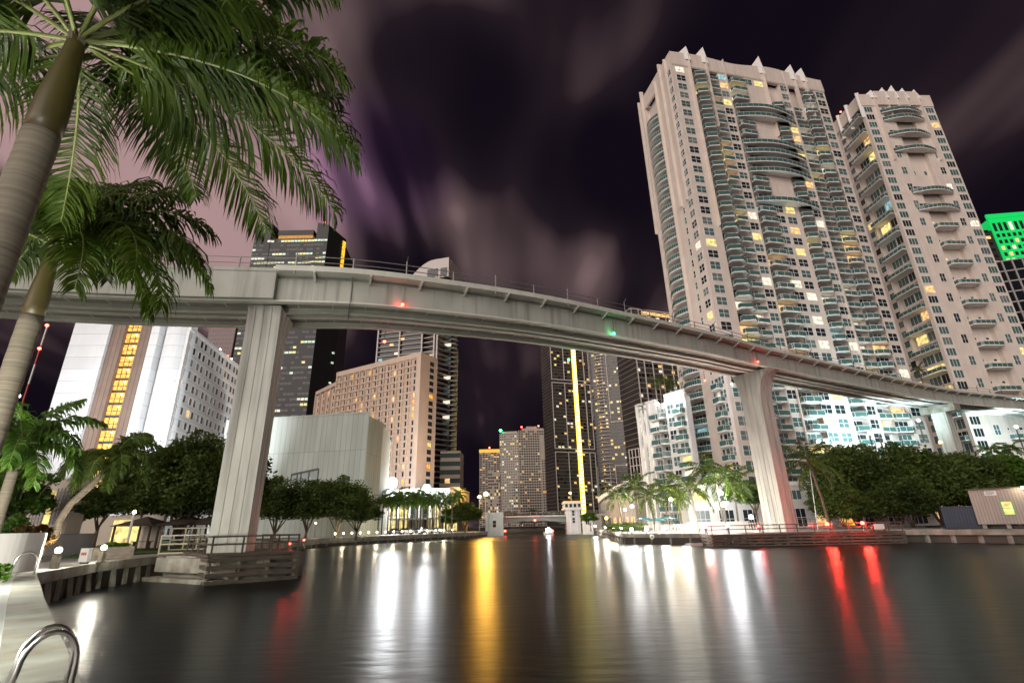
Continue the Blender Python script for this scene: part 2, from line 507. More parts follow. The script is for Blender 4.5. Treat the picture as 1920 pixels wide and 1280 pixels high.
def frame_root(name, label, cat, A, B, z=1.45, group=None):
    """Empty at A with local x towards B"""
    rz = math.atan2(B.y - A.y, B.x - A.x)
    o = thing(name, label, cat, (A.x, A.y, z), rz, group)
    W = math.hypot(B.x - A.x, B.y - A.y)
    return o, W

# ------------------------------------------------------------------ water, ground, banks
GZ = 1.45


def water():
    m, N, L, b = nodes_of('river_water')
    b.inputs['Base Color'].default_value = (0.004, 0.006, 0.006, 1); b.inputs['Roughness'].default_value = WATER_ROUGH
    b.inputs['IOR'].default_value = 1.15; b.inputs['Specular IOR Level'].default_value = 0.5
    tc = N.new('ShaderNodeTexCoord'); mp = N.new('ShaderNodeMapping'); mp.inputs['Scale'].default_value = (0.5, 1.2, 1)
    L.new(tc.outputs['Object'], mp.inputs[0])
    n = N.new('ShaderNodeTexNoise'); n.inputs['Scale'].default_value = 1.6; n.inputs['Detail'].default_value = 4; L.new(mp.outputs[0], n.inputs['Vector'])
    bp = N.new('ShaderNodeBump'); bp.inputs['Strength'].default_value = 0.35; bp.inputs['Distance'].default_value = 0.05
    L.new(n.outputs['Fac'], bp.inputs['Height']); L.new(bp.outputs[0], b.inputs['Normal'])
    mp2 = N.new('ShaderNodeMapping'); mp2.inputs['Scale'].default_value = (0.02, 0.05, 1); L.new(tc.outputs['Object'], mp2.inputs[0])
    n2 = N.new('ShaderNodeTexNoise'); n2.inputs['Scale'].default_value = 1.0; n2.inputs['Detail'].default_value = 3; L.new(mp2.outputs[0], n2.inputs['Vector'])
    r = N.new('ShaderNodeMapRange'); r.inputs['From Min'].default_value = 0.35; r.inputs['From Max'].default_value = 0.65
    r.clamp = False; r.inputs['To Min'].default_value = WATER_ROUGH - 0.02; r.inputs['To Max'].default_value = WATER_ROUGH + 0.03
    L.new(n2.outputs['Fac'], r.inputs['Value']); L.new(r.outputs[0], b.inputs['Roughness'])
    MATS['river_water'] = m
    mb = MB(); mb.add([(-3000, -60, 0), (3000, -60, 0), (3000, 4000, 0), (-3000, 4000, 0)], [(0, 1, 2, 3)], 'river_water')
    mb.build('water', kind='structure')


WATER_ROUGH = 0.29
water()

# left bank outline (water side), right bank outline
LEFT = [(6.0, -12.0), (0.9, 0.0), (-5.2, 6.5), (-12.8, 14.6), (-21.2, 23.7), (-24.6, 31.5), (-25.6, 38.2), (-27.5, 46), (-31, 62), (-34.2, 80), (-36.0, 97.7), (-31, 108), (-22.5, 124), (-13.0, 143.5), (-8.5, 163.0), (-8.5, 900)]
RIGHT = [(24.0, 900), (24.0, 163), (22.6, 149.0), (19.0, 110), (16.4, 80.5), (24.5, 71.5), (46.5, 70.5), (49.2, 66.5), (55.2, 58.5), (66, 44), (90, 10), (110, -12)]


def ground():
    mb = MB(); mb.prism(LEFT + [(-2500, 900), (-2500, -12)], -1.0, GZ - 0.35, 'soil')
    mb.prism([(p[0] + 0.0, p[1]) for p in RIGHT] + [(2500, -12), (2500, 900)], -1.0, GZ - 0.35, 'soil')
    mb.prism([(-2500, 900.2), (2500, 900.2), (2500, 3900), (-2500, 3900)], -1.0, GZ - 0.35, 'soil')
    mb.build('ground', kind='structure')
    # paved dock under the camera, promenade and lawn strips: thin slabs
    dk = [(0.75, 0.05), (-5.3, 6.5), (-12.9, 14.6), (-21.3, 23.6), (-46, 23.0), (-46, -11.5), (5.4, -11.5)]
    mb = MB(); mb.prism(dk, GZ - 0.36, GZ - 0.004, 'dock_paving'); mb.build('dock', kind='structure')
    pv = [(-21.35, 23.75), (-24.7, 31.5), (-25.7, 38.1), (-27.6, 46), (-31.1, 62), (-34.3, 80), (-36.1, 97.7), (-31.1, 108), (-22.6, 124), (-13.1, 143.5), (-8.7, 163), (-15, 168), (-30, 148), (-45, 112), (-42, 80), (-39, 62), (-37, 46), (-36, 31), (-31, 23.2)]
    mb = MB(); mb.prism(pv, GZ - 0.36, GZ - 0.01, 'paving'); mb.build('pavement', kind='structure')
    gr = [(-31.5, 42), (-37.2, 46.2), (-39.2, 62.2), (-42.2, 80.2), (-45.2, 112.2), (-75, 112), (-80, 60), (-60, 40)]
    mb = MB(); mb.prism([(x - .3, y) for x, y in gr], GZ - 0.36, GZ, 'grass'); mb.build('lawn', kind='structure')
    pr = [(23.9, 163), (22.7, 149), (19.1, 110), (16.5, 80.6), (24.6, 71.6), (46.6, 70.6), (49.3, 66.6), (58, 70), (52, 86), (40, 95), (34, 110), (34, 163)]
    mb = MB(); mb.prism(pr, GZ - 0.36, GZ - 0.006, 'paving'); mb.build('promenade', kind='structure')


ground()


def seawall(label, pts, cap_h=0.42, pile_step=1.9, pile_w=0.32, mats=('weathered', 'sheet_pile', 'weathered'), cap_w=0.7, out=0.22, nm='seawall'):
    r = thing(nm, label, 'seawall', (pts[0][0], pts[0][1], 0))
    o = Vector((pts[0][0], pts[0][1], 0))
    wall = MB(); cap = MB(); piles = []
    for a, b in zip(pts[:-1], pts[1:]):
        A = Vector((*a, 0)) - o; B = Vector((*b, 0)) - o; d = (B - A); L = d.length; d.normalize(); n = Vector((d.y, -d.x, 0))   # n points to the water
        wall.beam(A - n * 0.25 + Vector((0, 0, 0.2)), B - n * 0.25 + Vector((0, 0, 0.2)), 0.3, 2.0, mats[1])
        q = out - cap_w / 2
        cap.beam(A + n * q - d * 0.02 + Vector((0, 0, GZ - cap_h / 2 + 0.012)), B + n * q + d * 0.06 + Vector((0, 0, GZ - cap_h / 2 + 0.012)), cap_w, cap_h, mats[0])
        k = max(1, int(L / pile_step))
        for i in range(k):
            p = A + d * (L * (i + 0.5) / k)
            tilt = 0.18 if i % 2 else 0.0
            piles.append((p - n * 0.02, p + n * (0.05 + tilt)))
    wall.build('sheet_wall', r); cap.build('cap', r)
    items = []
    for a, b in piles:
        mb = MB(); mb.beam(a + Vector((0, 0, GZ - cap_h)), b + Vector((0, 0, -0.6)), pile_w, pile_w * 0.7, mats[2])
        items.append(mb)
    for mb in items[:60]: mb.build('pile', r)
    return r


seawall('weathered concrete seawall with slanting piles between the dock corner and the pier', [(-21.2, 23.7), (-24.6, 31.5), (-25.6, 38.2)], 0.5, 1.25, 0.34)
seawall('smooth face of the paved dock beside the ladder', [(0.9, 0.0), (-5.2, 6.5), (-12.8, 14.6), (-21.2, 23.7)], 0.3, 9.0, 0.2)
seawall('long low seawall beneath the curved hall and the row of royal palms', [(-31, 62), (-34.2, 80), (-36.0, 97.7), (-31, 108), (-22.5, 124), (-13.0, 143.5), (-8.5, 163.0)], 0.9, 3.0, 0.3)
seawall('dark seawall below the lamplit palm promenade', [(24.0, 163), (22.6, 149.0), (19.0, 110), (16.4, 80.5), (24.5, 71.5)], 0.55, 2.6, 0.3)
seawall('concrete seawall with square piles below the site shed', [(46.5, 70.5), (49.2, 66.5), (55.2, 58.5), (66, 44)], 0.6, 2.2, 0.42, out=0.3)


# concrete abutment left of the timber fender
def abutment():
    a = G(288, 1088, 0); b = G(392, 1094, 0)
    r, W = frame_root('abutment', 'stained concrete block beside the timber fender, stepping into the river', 'abutment', a, b, 0)
    mb = MB(); mb.prism([(0, 0.5), (W + 1, 0.5), (W + 1, 6), (0, 6)], -1, 1.5, 'weathered')
    mb.prism([(-0.2, 0.0), (W + 1, 0.0), (W + 1, 0.5), (-0.2, 0.5)], 0.55, 1.42, 'weathered')
    mb.build('block', r)
    mb = MB(); mb.prism([(-0.6, -0.5), (W + 1, -0.5), (W + 1, 0.5), (-0.6, 0.5)], -1, 0.25, 'weathered'); mb.build('footing', r)


abutment()

# ------------------------------------------------------------------ elevated guideway
NEAR = [(-150, 536, 19.4), (0, 548, 19.4), (250, 560, 19.4), (500, 566, 19.5), (660, 568, 19.85), (800, 582, 20.35), (1000, 605, 21.2), (1150, 630, 22.0), (1275, 653, 22.7), (1358, 669, 23.15), (1453, 691, 23.7), (1764, 752, 24.4), (1918, 768, 24.6)]
near = [G(u, v, z) for u, v, z in NEAR]
near.append(near[-1] + (near[-1] - near[-2]) * 2.5)
near.insert(0, near[0] + (near[0] - near[1]) * 2.0)


def smooth_path(pts, n):
    # Catmull-Rom resampled at equal steps, then smoothed
    out = []
    for i in range(len(pts) - 1):
        p0 = pts[max(i - 1, 0)]; p1 = pts[i]; p2 = pts[i + 1]; p3 = pts[min(i + 2, len(pts) - 1)]
        for k in range(20):
            t = k / 20
            out.append(0.5 * ((2 * p1) + (p2 - p0) * t + (2 * p0 - 5 * p1 + 4 * p2 - p3) * t * t + (3 * p1 - p0 - 3 * p2 + p3) * t ** 3))
    out.append(pts[-1])
    L = [0]
    for a, b in zip(out[:-1], out[1:]): L.append(L[-1] + (b - a).length)
    res = []; j = 0
    for i in range(n):
        s = L[-1] * i / (n - 1)
        while j < len(L) - 2 and L[j + 1] < s: j += 1
        t = (s - L[j]) / max(1e-6, L[j + 1] - L[j]); res.append(out[j].lerp(out[j + 1], t))
    for _ in range(10):
        res = [res[0]] + [(res[i - 1] + res[i] * 2 + res[i + 1]) / 4 for i in range(1, len(res) - 1)] + [res[-1]]
    return res


PATH = smooth_path(near, 186)
NRM = []
for i in range(len(PATH)):
    d = PATH[min(i + 1, len(PATH) - 1)] - PATH[max(i - 1, 0)]; d.z = 0; d.normalize(); NRM.append(Vector((-d.y, d.x, 0)))   # away from the camera
GW = 5.6


def nearest_index(u, v=None):
    return min(range(len(PATH)), key=lambda i: abs(proj(PATH[i])[0] - u))


I1 = nearest_index(505); I2 = nearest_index(1455); I3 = nearest_index(1765)


def sweep(mb, prof, mt, i0=0, i1=None, closed=True):
    i1 = len(PATH) - 1 if i1 is None else i1
    n = len(prof); vs = []
    for i in range(i0, i1 + 1):
        for o, z in prof: vs.append(PATH[i] + NRM[i] * o + Vector((0, 0, z)))
    m = i1 - i0
    fs = [(i * n + k, i * n + (k + 1) % n, (i + 1) * n + (k + 1) % n, (i + 1) * n + k) for i in range(m) for k in range(n if closed else n - 1)]
    fs += [tuple(range(n))[::-1], tuple(m * n + k for k in range(n))]
    mb.add(vs, fs, mt)


def rect(o0, o1, z0, z1): return [(o0, z0), (o0, z1), (o1, z1), (o1, z0)]


def guideway():
    r = thing('elevated_guideway', 'long curving elevated transit guideway of steel girders spanning the river', 'guideway', (0, 0, 0))
    # outer near fascia, one mesh per span (joints at the piers)
    for a, b in ((0, I1), (I1, I2), (I2, I3), (I3, len(PATH) - 1)):
        mb = MB()
        if a == 0: sweep(mb, [(-0.45, 0.14), (-0.55, 2.35), (-0.62, 2.35), (-0.62, 2.62), (0.1, 2.62), (0.25, 0.14)], 'concrete', a, b)
        else: sweep(mb, [(0.0, 0.14), (-0.04, 2.0), (0.28, 2.0), (0.28, 0.14)], 'concrete', a, b)
        mb.build('fascia', r)
    for nm, off in (('near', 0.0), ('far', 3.1)):
        mb = MB()
        sweep(mb, rect(off - 0.12, off + 0.42, 0.0, 0.137), 'girder_paint')
        sweep(mb, rect(off + 2.0, off + 2.5, 0.0, 0.137), 'girder_paint')
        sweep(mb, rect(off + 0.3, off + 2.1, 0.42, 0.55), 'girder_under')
        if nm == 'far': sweep(mb, rect(off + 0.1, off + 0.3, 0.14, 2.0), 'girder_paint')
        sweep(mb, rect(off + 2.1, off + 2.3, 0.14, 2.0), 'girder_paint')
        # stiffener plates across the box bottom
        for i in range(2, len(PATH) - 1, 2):
            p = PATH[i]; n = NRM[i]
            mb.beam(p + n * (off + 0.4) + Vector((0, 0, 0.40)), p + n * (off + 2.0) + Vector((0, 0, 0.40)), 0.07, 0.06, 'girder_paint')
        mb.build('box_girder', r)
    mb = MB()
    for i in range(1, len(PATH) - 1, 4):
        p = PATH[i]; q = PATH[min(i + 1, len(PATH) - 1)]
        mb.beam(p + NRM[i] * 2.3 + Vector((0, 0, 0.3)), q + NRM[i] * 3.3 + Vector((0, 0, 0.3)), 0.16, 0.16, 'girder_paint')
        mb.beam(p + NRM[i] * 2.3 + Vector((0, 0, 1.7)), q + NRM[i] * 3.3 + Vector((0, 0, 1.7)), 0.16, 0.16, 'girder_paint')
    mb.build('cross_brace', r)
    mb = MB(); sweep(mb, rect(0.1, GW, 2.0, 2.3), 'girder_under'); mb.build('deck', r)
    mb = MB(); sweep(mb, rect(GW - 0.1, GW + 0.25, 1.7, 2.75), 'concrete'); mb.build('far_parapet', r)
    # cantilever walkway with brackets, from the first pier on
    mb = MB(); sweep(mb, [(-0.95, 2.28), (-0.98, 2.72), (-0.80, 2.72), (-0.78, 2.42), (0.08, 2.42), (0.08, 2.28)], 'girder_paint', I1, len(PATH) - 1); mb.build('walkway', r)
    mb = MB(); sweep(mb, rect(0.35, 0.75, 2.3, 2.75), 'concrete', I1 + 1, len(PATH) - 1); mb.build('kerb', r)
    for i in range(I1 + 2, len(PATH) - 1, 3):
        mb = MB(); p = PATH[i]; n = NRM[i]
        mb.beam(p + n * -0.95 + Vector((0, 0, 2.22)), p + n * -0.06 + Vector((0, 0, 1.78)), 0.16, 0.14, 'girder_paint')
        mb.beam(p + n * -0.95 + Vector((0, 0, 2.21)), p + n * 0.0 + Vector((0, 0, 2.21)), 0.14, 0.12, 'girder_paint')
        mb.build('bracket', r)
    mb = MB(); mf = MB()
    for i in range(0, len(PATH) - 1, 1):
        o = -0.55 if i <= I1 else -0.9
        n = NRM[i]; p = PATH[i]; q = PATH[i + 1]; n2 = NRM[i + 1]
        for zz in (3.05, 3.55):
            mb.beam(p + n * o + Vector((0, 0, zz)), q + n2 * o + Vector((0, 0, zz)), 0.055, 0.055, 'rail_steel')
        if i % 3 == 0:
            mb.beam(p + n * o + Vector((0, 0, 2.4 if i % 2 else 2.0)), p + n * o + Vector((0, 0, 3.9 if i % 2 == 0 else 3.6)), 0.09, 0.09, 'rail_steel')
        if i % 6 == 0:
            mb.beam(p + n * o + Vector((0, 0, 3.9)), p + n * (o - 0.35) + Vector((0, 0, 4.2)), 0.05, 0.05, 'rail_steel')
        # far railing
        mf.beam(p + n * GW + Vector((0, 0, 3.55)), q + n2 * GW + Vector((0, 0, 3.55)), 0.05, 0.05, 'rail_steel')
        if i % 3 == 1: mf.beam(p + n * GW + Vector((0, 0, 2.7)), p + n * GW + Vector((0, 0, 3.8)), 0.06, 0.06, 'rail_steel')
    mb.build('railing', r); mf.build('railing', r)
    # guide beams and running pads on the deck
    mb = MB()
    for o in (1.0, 2.0, 3.8, 4.8): sweep(mb, rect(o, o + 0.3, 2.3, 2.6), 'girder_paint')
    mb.build('running_track', r)
    # drain pipe on the first span
    i = nearest_index(658)
    mb = MB(); p = PATH[i]; n = NRM[i]
    mb.beam(p + n * -0.1 + Vector((0, 0, 0.0)), p + n * -0.12 + Vector((0, 0, 2.3)), 0.09, 0.09, 'rail_steel')
    mb.beam(p + n * -0.1 + Vector((0, 0, -0.06)), p + n * 3.2 + Vector((0, 0, -0.06)), 0.09, 0.09, 'rail_steel')
    mb.build('drain_pipe', r)
    return r


guideway()


def pier(i, label, along=2.7, across=2.3, flare_near=0.6, flare_far=2.2, centre=2.8, cap=False, shift=0.0):
    """fluted concrete pier under path index i; flares across the guideway near its head"""
    p = PATH[i]; n = NRM[i]; rz = math.atan2(n.y, n.x) - math.pi / 2
    c = p + n * centre + Vector((n.y, -n.x, 0)) * shift
    r = thing('guideway_pier', label, 'pier', (c.x, c.y, 0), rz)
    top = p.z - 0.02
    grooves = []
    mb = MB(); levels = []
    H = top
    fl = 5.2
    for k in range(15):
        if k < 4: z = -1 + (H - fl + 1) * k / 4; t = 0
        else: t = (k - 4) / 10; z = H - fl * (1 - t)
        e = (1 - math.sqrt(max(0, 1 - (t * 0.985) ** 2))) * 1.05 if t > 0 else 0
        levels.append((z, across / 2 + flare_near * min(1, e), across / 2 + flare_far * min(1, e)))
    # cross-section with vertical grooves on front/back and sides
    prof = []

    def side(a, b, ng, inw):
        pts = [a]
        for g in range(1, ng + 1):
            t = g / (ng + 1); w = 0.016
            for tt, dep in ((t - w, 0), (t - w, 1), (t + w, 1), (t + w, 0)): pts.append((a[0] + (b[0] - a[0]) * tt + inw[0] * dep * .04, a[1] + (b[1] - a[1]) * tt + inw[1] * dep * .04))
        return pts
    ha = along / 2
    prof = side((-ha, -1), (ha, -1), 3, (0, .9)) + side((ha, -1), (ha, 1), 4, (-1, 0)) + side((ha, 1), (-ha, 1), 3, (0, -.9)) + side((-ha, 1), (-ha, -1), 4, (1, 0))
    nP = len(prof); vs = []
    for z, yn, yf in levels:
        for x, y in prof: vs.append((x, (y * yn if y < 0 else y * yf), z))
    fs = [(a * nP + k, a * nP + (k + 1) % nP, (a + 1) * nP + (k + 1) % nP, (a + 1) * nP + k) for a in range(len(levels) - 1) for k in range(nP)]
    fs += [tuple(range(nP))[::-1], tuple((len(levels) - 1) * nP + k for k in range(nP))]
    mb.add(vs, fs, 'pier_concrete')
    mb.build('shaft', r)
    if cap:
        mb = MB(); mb.prism([(-1.2, -3.1), (1.2, -3.1), (1.2, 3.1), (-1.2, 3.1)], H - 1.5, H - 0.01, 'weathered'); mb.build('pier_cap', r)
    return r, c


pr1, C1 = pier(I1, 'tall fluted concrete pier in the timber fender by the left bank', 2.4, 2.0, 0.35, 1.9, 1.9, shift=-.85)
pr2, C2 = pier(I2, 'tall fluted concrete pier rising between the lamplit promenade and the red lights', 2.9, 3.0, 2.3, 1.3, 3.5)
pr3, C3 = pier(I3 + 4, 'short concrete pier with a square cap, half hidden by dark trees', 2.3, 2.6, 0.05, 0.05, 2.8, cap=True)


def nav_light(u, v, colour, label, far=False, rod=1.6):
    i = min(range(len(PATH)), key=lambda k: abs(proj(PATH[k] + NRM[k] * (GW if far else -0.2) + Vector((0, 0, -0.3)))[0] - u))
    base = PATH[i] + NRM[i] * (GW + 0.1 if far else -0.25)
    d = (base - Vector((0, 0, CAM_H))); hd = d.y
    z = P(u, v, hd).z
    r = thing('navigation_light', label, 'navigation light', (base.x, base.y, z), 0, 'coloured navigation lights on the guideway')
    mb = MB(); mb.ball((0, 0, 0), 0.14, 'bulb_' + colour); mb.build('lens', r, smooth=True)
    top = PATH[i].z + (1.9 if not far else 0.3) - z
    mb = MB(); mb.beam((0, 0, 0.12), (0, 0, max(top, 0.5)), 0.05, 0.05, 'lamp_metal')
    mb.tube([(0, 0, 0.1), (0, 0, 0.2)], [0.15, 0.08], 'lamp_metal'); mb.build('hanger', r)
    add_light('lamp_light', (0, -0.05 if not far else 0.05, 0), 70, {'red': (1, .05, .03), 'green': (.05, 1, .3)}[colour], 0.16, r)


nav_light(746, 571, 'red', 'red navigation light hanging on the near girder above the hotel')
nav_light(1151, 625, 'green', 'green navigation light on the near girder at mid span')
nav_light(1418, 678, 'red', 'red navigation light on the near girder beside the promenade pier')
nav_light(726, 640, 'red', 'red navigation light under the far girder before the slab tower', True)
nav_light(1073, 674, 'green', 'green navigation light under the far girder beside the yellow light strip', True)
nav_light(1321, 713, 'red', 'red navigation light under the far girder before the curved balconies', True)


def fender(label, a, b, depth, top, nplank, left_open=False, rail_mat='timber'):
    r, W = frame_root('timber_fender', label, 'fender', a, b, 0)
    for k in range(nplank):
        z0 = top - 0.30 - k * (top / (nplank - 0.4)); mb = MB()
        for x0, x1, y in ((-0.15, W + 0.15, -0.12), ):
            mb.box(x0, x1, y - 0.14, y, z0, z0 + 0.24, 'timber')
        mb.box(W + 0.0, W + 0.14, -0.1, depth, z0 - 0.01, z0 + 0.23, 'timber')
        mb.box(-0.14, 0.0, -0.1, depth, z0 - 0.01, z0 + 0.23, 'timber')
        mb.build('waler', r)
    n = max(3, int(W / 1.5))
    for k in range(n + 1):
        x = W * k / n; mb = MB(); mb.tube([(x, 0.14, -1), (x, 0.14, top - 0.05)], 0.15, 'timber_pale', 8); mb.build('pile', r)
    n2 = max(2, int(depth / 2))
    for k in range(1, n2 + 1):
        for x in (W - 0.14, 0.14):
            y = depth * k / n2; mb = MB(); mb.tube([(x, y, -1), (x, y, top - 0.05)], 0.15, 'timber_pale', 8); mb.build('pile', r)
    # spacer blocks between the walers
    mb = MB(); rr = random.Random(3)
    for k in range(int(W * 1.6)):
        x = rr.uniform(0, W); z = top - 0.45 - rr.randint(0, nplank - 1) * (top / (nplank - .4)); w = rr.uniform(.15, .5)
        mb.box(x, x + w, -0.11, 0.0, z - 0.1, z + 0.14, 'timber_pale')
    mb.build('spacer', r, kind='stuff')
    mb = MB(); mb.box(-0.2, W + 0.2, -0.28, depth, top, top + 0.14, 'timber'); mb.build('deck', r)
    mb = MB()
    m = max(3, int(W / 1.9))
    for k in range(m + 1):
        x = W * k / m; mb.box(x - 0.05, x + 0.05, -0.15, -0.05, top + 0.14, top + 1.15, rail_mat)
    mm = max(2, int(depth / 2))
    for k in range(1, mm + 1):
        y = -0.1 + depth * k / mm; mb.box(W - 0.05, W + 0.05, y - 0.05, y + 0.05, top + 0.14, top + 1.15, rail_mat)
        mb.box(-0.05, 0.05, y - 0.05, y + 0.05, top + 0.14, top + 1.15, rail_mat)
    for z in (0.65, 1.1):
        mb.box(-0.05, W + 0.05, -0.17, -0.06, top + z, top + z + 0.1, rail_mat)
        mb.box(W - 0.06, W + 0.06, -0.05, depth, top + z + .002, top + z + 0.098, rail_mat)
        mb.box(-0.06, 0.06, -0.05, depth, top + z + .002, top + z + 0.098, rail_mat)
    mb.build('railing', r)
    return r, W


fa = G(385, 1097, 0); fb = G(551, 1084, 0)
fender('dark timber fender with railing around the pier by the left bank', fa, fb, 9.0, 1.55, 4)
f2a = Vector((24.2, 66.3, 0)); f2b = Vector((46.8, 65.0, 0))
fender('long low timber fender with railing below the promenade pier', f2a, f2b, 5.2, 1.25, 4)


def small_lamp(name, label, cat, loc, colour, r_ball, power, stem=0.3, group=None, rad=None, col=None, style='post', bulb=None):
    """lamp on a post: base, post, lens and its light"""
    r = thing(name, label, cat, (loc[0], loc[1], loc[2] - stem), 0, group)
    mb = MB(); mb.ball((0, 0, stem), r_ball, 'bulb_' + (bulb or colour)); mb.build('lens', r, smooth=True)
    mb = MB()
    if style == 'bollard':
        mb.box(-0.13, 0.13, -0.13, 0.13, 0, stem - r_ball * 0.8, 'timber_pale'); mb.box(-0.17, 0.17, -0.17, 0.17, 0, 0.06, 'lamp_metal')
        mb.build('post', r)
    else:
        w = max(0.05, r_ball * 0.35)
        mb.tube([(0, 0, 0), (0, 0, 0.2), (0, 0, 0.22), (0, 0, stem - r_ball * .9)], [w * 2, w * 1.8, w, w * .8], 'lamp_metal', 8)
        mb.build('post', r)
        mb = MB(); mb.tube([(0, 0, stem - r_ball * 1.05), (0, 0, stem - r_ball * .75)], [r_ball * .7, r_ball * .9], 'lamp_metal', 8); mb.build('collar', r)
    C = {'white': (0.93, 0.97, 1.0), 'warm': (1, .82, .55), 'amber': (1, .50, .08), 'red': (1, .045, .03), 'green': (.05, 1, .3)}[colour]
    add_light('lamp_light', (0, 0, stem), power, col or C, rad or r_ball * 1.15, r)
    return r


# red warning lights on the fenders
LP = 1.0
for u, v, lb, pw, sz in [(543, 1018, 'red warning light on the corner of the left fender railing', 260, 0.10), (570, 1012, 'small red warning light on the rear side of the left fender', 90, 0.08)]:
    w = G(u, v, 2.1) if False else P(u, v, 38.5 if u == 543 else 43)
    small_lamp('warning_light', lb, 'warning light', w, 'red', sz, pw, max(.25, w.z - 1.69), 'red warning lights on the fenders')
for u, v, lb, pw, sz, Y in [(1422, 986, 'red warning light low beside the promenade pier', 450, 0.15, 65.3), (1551, 982, 'bright red warning light on the fender below the coconut palm', 3600, 0.22, 64.8),
                            (1617, 980, 'bright red warning light on the fender beside the white sign board', 3600, 0.22, 64.6), (1325, 988, 'red warning light at the promenade end of the long fender', 700, 0.13, 65.8)]:
    w = P(u, v, Y)
    small_lamp('warning_light', lb, 'warning light', w, 'red', sz, pw, max(.25, w.z - 1.39), 'red warning lights on the fenders')


